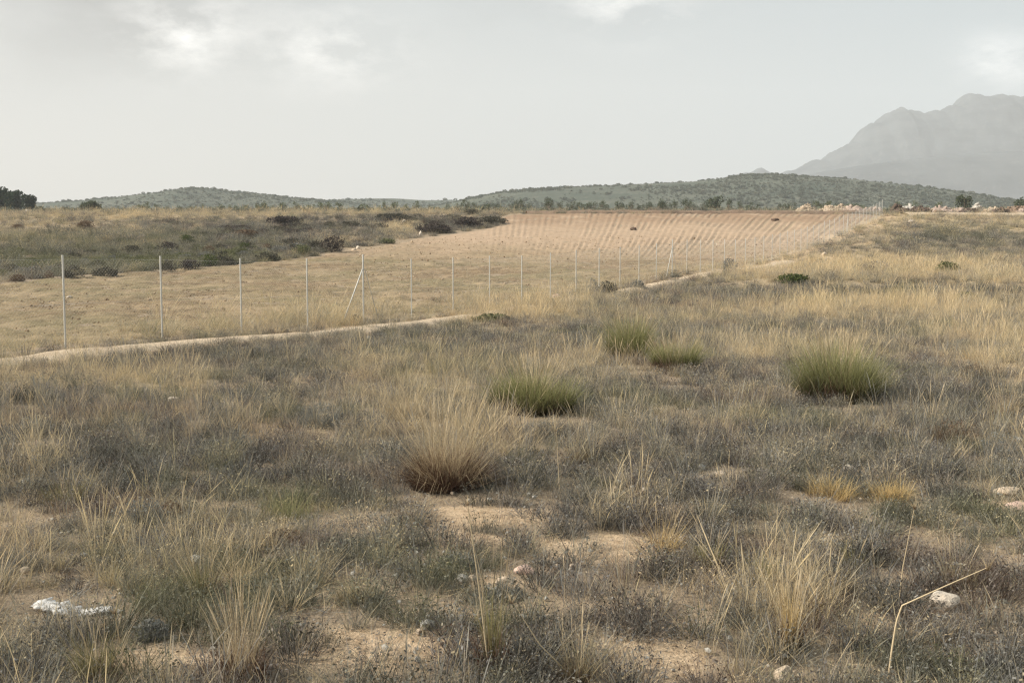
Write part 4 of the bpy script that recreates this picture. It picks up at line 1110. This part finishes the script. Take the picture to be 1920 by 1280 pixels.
# ------------------------------------------------------------------ rubble heaps along the crest
HM = {'cream': mat_rock('cream_rubble', (.33, .255, .18), (.49, .395, .295)), 'pinkish': mat_rock('pinkish_rubble', (.32, .24, .195), (.47, .37, .31)),
      'soil': mat_rock('dark_soil', (.075, .052, .04), (.15, .11, .085)), 'brown': mat_rock('brown_soil', (.17, .115, .08), (.29, .21, .15)), 'whitish': mat_rock('whitish_rubble', (.38, .345, .30), (.54, .50, .44))}
def heap(u, y, w, h, kind, label, seed, rocks=40, flat=1.0):
    x = uy(u, y); W = w * y / F; Hh = h * y / F * .8
    rg = np.random.default_rng(seed)
    n = 44
    a = np.linspace(-1, 1, n); X, Y = np.meshgrid(a, a, indexing='ij'); rr = np.hypot(X, Y)
    prof_ = np.clip(1 - rr, 0, 1) ** (.75 / flat)
    Z = prof_ * (.55 + .9 * fbm(X * 2.2 + seed, Y * 2.2, 4, seed)) * Hh * .95 + (fbm(X * 9, Y * 9, 3, seed + 1) - .5) * Hh * .22 * (rr < 1) - .12 - .4 * (rr > 1)
    idx = np.arange(n * n).reshape(n, n)
    Q = np.stack([idx[:-1, :-1], idx[1:, :-1], idx[1:, 1:], idx[:-1, 1:]], -1).reshape(-1, 4)
    V = [np.stack([X * W / 2, Y * W * .3, Z], -1).reshape(-1, 3)]; Fs = [Q]; k = n * n
    bm = bmesh.new(); bmesh.ops.create_cube(bm, size=1); cv = np.array([v.co for v in bm.verts]); cf = np.array([[v.index for v in f.verts] for f in bm.faces]); bm.free()
    for i in range(rocks):
        px, py = rg.uniform(-.85, .85), rg.uniform(-.9, .5)
        ii, jj = int((px + 1) / 2 * (n - 1)), int((py + 1) / 2 * (n - 1))
        if np.hypot(px, py) > .95: continue
        s = rg.uniform(.12, .38) * (1 if rg.uniform() < .85 else 1.8)
        rot = np.array(Matrix.Rotation(rg.uniform(0, 6), 3, 'Z') @ Matrix.Rotation(rg.uniform(-.6, .6), 3, 'X') @ Matrix.Rotation(rg.uniform(-.6, .6), 3, 'Y'))
        c = (cv * rg.uniform(.6, 1.2, 3) + rg.normal(0, .09, (8, 3))) @ rot.T * s + np.array([px * W / 2, py * W * .3, Z[ii, jj] + s * .2])
        V.append(c); Fs.append(cf + k); k += 8
    o = obj('rubble_heap', mesh_from('rubble_heap', np.concatenate(V), np.concatenate(Fs), None, [HM[kind]], smooth=False), None, (x, y, float(G(x, y))))
    return tag(o, label, 'heap', 'heaps dumped along the crest')
for i, a in enumerate([
 (1508, 160, 60, 20, 'cream', 'cream rubble heap at the left end of the row of heaps'), (1560, 163, 80, 22, 'cream', 'long cream rubble heap, second from the left'),
 (1600, 158, 60, 20, 'pinkish', 'pinkish stony heap left of the fence corner'), (1632, 165, 40, 18, 'pinkish', 'small pinkish heap behind the fence corner'),
 (1676, 160, 30, 22, 'soil', 'dark soil heap just right of the fence corner'), (1698, 164, 50, 20, 'whitish', 'whitish heap between the two dark soil heaps'),
 (1716, 157, 52, 22, 'soil', 'largest dark brown soil heap on the crest'), (1690, 156, 40, 12, 'soil', 'low dark soil heap in front of the whitish heap'),
 (1755, 163, 70, 21, 'pinkish', 'broad pinkish grey heap right of the largest dark heap'), (1752, 156, 22, 9, 'brown', 'tiny brown heap in front of the broad pinkish heap'),
 (1795, 165, 50, 14, 'pinkish', 'flat pinkish heap under the ragged tree'), (1808, 156, 40, 14, 'soil', 'dark flat heap below the ragged tree'),
 (1824, 164, 26, 28, 'whitish', 'pointed white heap right of the ragged tree'), (1852, 160, 40, 16, 'cream', 'cream heap right of the pointed white heap'),
 (1868, 156, 34, 14, 'soil', 'dark heap right of the cream heap'), (1898, 162, 70, 17, 'brown', 'long brown heap at the far right'), (1915, 156, 40, 14, 'pinkish', 'pinkish heap cut by the right edge'),
 (1108, 232, 18, 8, 'cream', 'small pale heap in the orchard below the right hill'), (60, 200, 12, 7, 'whitish', 'small white heap on the crest at the left'),
]): heap(*a, seed=700 + i * 3, rocks=46, flat=1.5)

# ------------------------------------------------------------------ haze, world, sun, camera
def build_haze():
    bm = bmesh.new(); bmesh.ops.create_cube(bm, size=1)
    m = bpy.data.meshes.new('haze'); bm.to_mesh(m); bm.free()
    mt, nt, out = new_mat('haze_air')
    pv = nt.nodes.new('ShaderNodeVolumePrincipled'); pv.inputs['Color'].default_value = (.885, .935, .98, 1); pv.inputs['Density'].default_value = HAZE; pv.inputs['Anisotropy'].default_value = 0
    L(nt, pv.outputs[0], out.inputs['Volume']); m.materials.append(mt); mt.cycles.volume_sampling = 'DISTANCE'; mt.cycles.homogeneous_volume = True
    o = obj('haze', m); o.scale = (6800, 6800, 530); o.location = (0, 0, 530 / 2 - 4)
    tag(o, 'pale hazy air', kind='stuff')
HAZE = .00023
build_haze()

SUN_DIR = Vector((-.83, -.10, .58)).normalized()     # towards the sun
sl = bpy.data.lights.new('sun', 'SUN'); sl.energy = 5.0; sl.angle = R(1.5); sl.color = (1, .93, .82)
so = bpy.data.objects.new('sun', sl); COL.objects.link(so); so.rotation_euler = SUN_DIR.to_track_quat('Z', 'Y').to_euler()

def build_world():
    w = bpy.data.worlds.new('World'); SC.world = w; w.use_nodes = True; nt = w.node_tree; nt.nodes.clear()
    out = nt.nodes.new('ShaderNodeOutputWorld')
    sk = nt.nodes.new('ShaderNodeTexSky'); sk.sky_type = 'NISHITA'; sk.sun_disc = False
    sk.sun_elevation = math.asin(SUN_DIR.z); sk.sun_rotation = math.atan2(SUN_DIR.x, SUN_DIR.y); sk.dust_density = 4
    b1 = nt.nodes.new('ShaderNodeBackground'); b1.inputs[1].default_value = .10; L(nt, sk.outputs[0], b1.inputs[0])
    tc = nt.nodes.new('ShaderNodeTexCoord'); sep = nt.nodes.new('ShaderNodeSeparateXYZ'); L(nt, tc.outputs['Generated'], sep.inputs[0])
    yy = mathn(nt, 'MAXIMUM', sep.outputs[1], .08)
    U = mathn(nt, 'DIVIDE', sep.outputs[0], yy); E = mathn(nt, 'DIVIDE', sep.outputs[2], yy)     # tangent of bearing and of height
    mp = nt.nodes.new('ShaderNodeMapping'); mp.inputs['Scale'].default_value = (1, 1, 2.2); L(nt, tc.outputs['Generated'], mp.inputs['Vector'])
    nb = noise(nt, mp.outputs[0], 13, 8, .62); nl = noise(nt, mp.outputs[0], 4, 5, .55)
    # veil: warm pale near the horizon and to the left, bluish grey higher to the right
    f1 = mathn(nt, 'ADD', mathn(nt, 'MULTIPLY', U, .85), mathn(nt, 'MULTIPLY', E, 1.9)); f1 = mathn(nt, 'ADD', f1, .22, True)
    c = mixc(nt, f1, (.495, .476, .444), (.365, .412, .432))
    def blob(u0, v0, ru, rv, gain, nz, sel):
        # u0, v0 in the photograph, turned into tangents
        a = mathn(nt, 'DIVIDE', mathn(nt, 'SUBTRACT', U, (u0 - 960) / F), ru / F)
        b = mathn(nt, 'DIVIDE', mathn(nt, 'SUBTRACT', E, (482 - v0) / F), rv / F)
        q = mathn(nt, 'ADD', mathn(nt, 'MULTIPLY', a, a), mathn(nt, 'MULTIPLY', b, b))
        g = mathn(nt, 'POWER', 2.718, mathn(nt, 'MULTIPLY', q, -1.0))
        k = ramp(nt, sel, [(nz[0], 0.0), (nz[1], 1.0)])
        return mathn(nt, 'MULTIPLY', mathn(nt, 'MULTIPLY', g, k), gain, True)
    grey = (.25, .244, .234); white = (.98, .955, .91)
    for (u0, v0, ru, rv, gn, nz, cc, sl_) in [(120, 30, 340, 130, .95, (.25, .55), grey, nl), (850, 20, 330, 55, .7, (.35, .62), (.27, .275, .275), nl), (350, 75, 120, 75, .9, (.44, .68), white, nb),
                          (630, 105, 120, 70, .75, (.44, .68), white, nb), (1180, 15, 110, 55, .8, (.38, .62), white, nb), (1865, 122, 70, 42, .85, (.36, .58), (.88, .88, .865), nb),
                          (500, 180, 420, 50, .3, (.4, .65), (.40, .392, .383), nb), (1270, 10, 70, 40, .5, (.4, .6), (.31, .325, .33), nb)]:
        c = mixc(nt, blob(u0, v0, ru, rv, gn, nz, sl_), c, cc)
    c = mixc(nt, mathn(nt, 'ADD', mathn(nt, 'MULTIPLY', sep.outputs[2], 30), 1.4, True), (.02, .018, .015), c)     # below the horizon there is only earth
    b2 = nt.nodes.new('ShaderNodeBackground'); b2.inputs[1].default_value = 1.0; L(nt, c, b2.inputs[0])
    mx = nt.nodes.new('ShaderNodeMixShader'); mx.inputs[0].default_value = .92; L(nt, b1.outputs[0], mx.inputs[1]); L(nt, b2.outputs[0], mx.inputs[2]); L(nt, mx.outputs[0], out.inputs[0])
build_world()

cam = bpy.data.cameras.new('camera'); cam.sensor_width = 36; cam.lens = 36 * F / 1920; cam.clip_end = 20000; cam.clip_start = .05
co_ = bpy.data.objects.new('camera', cam); COL.objects.link(co_); co_.location = (0, 0, EYE); co_.rotation_euler = (math.pi / 2 - PITCH, 0, 0)
SC.camera = co_
vs = SC.view_settings; vs.view_transform = 'Standard'; vs.look = 'None'; vs.gamma = 1; vs.exposure = .54
cy = SC.cycles; cy.use_denoising = True; cy.use_adaptive_sampling = False; cy.denoiser = 'OPENIMAGEDENOISE'; cy.denoising_prefilter = 'NONE'; cy.denoising_input_passes = 'RGB_ALBEDO_NORMAL'; cy.max_bounces = 6; cy.diffuse_bounces = 3; cy.transmission_bounces = 4; cy.volume_bounces = 1; cy.filter_width = 1.35
cy.sample_clamp_indirect = 6
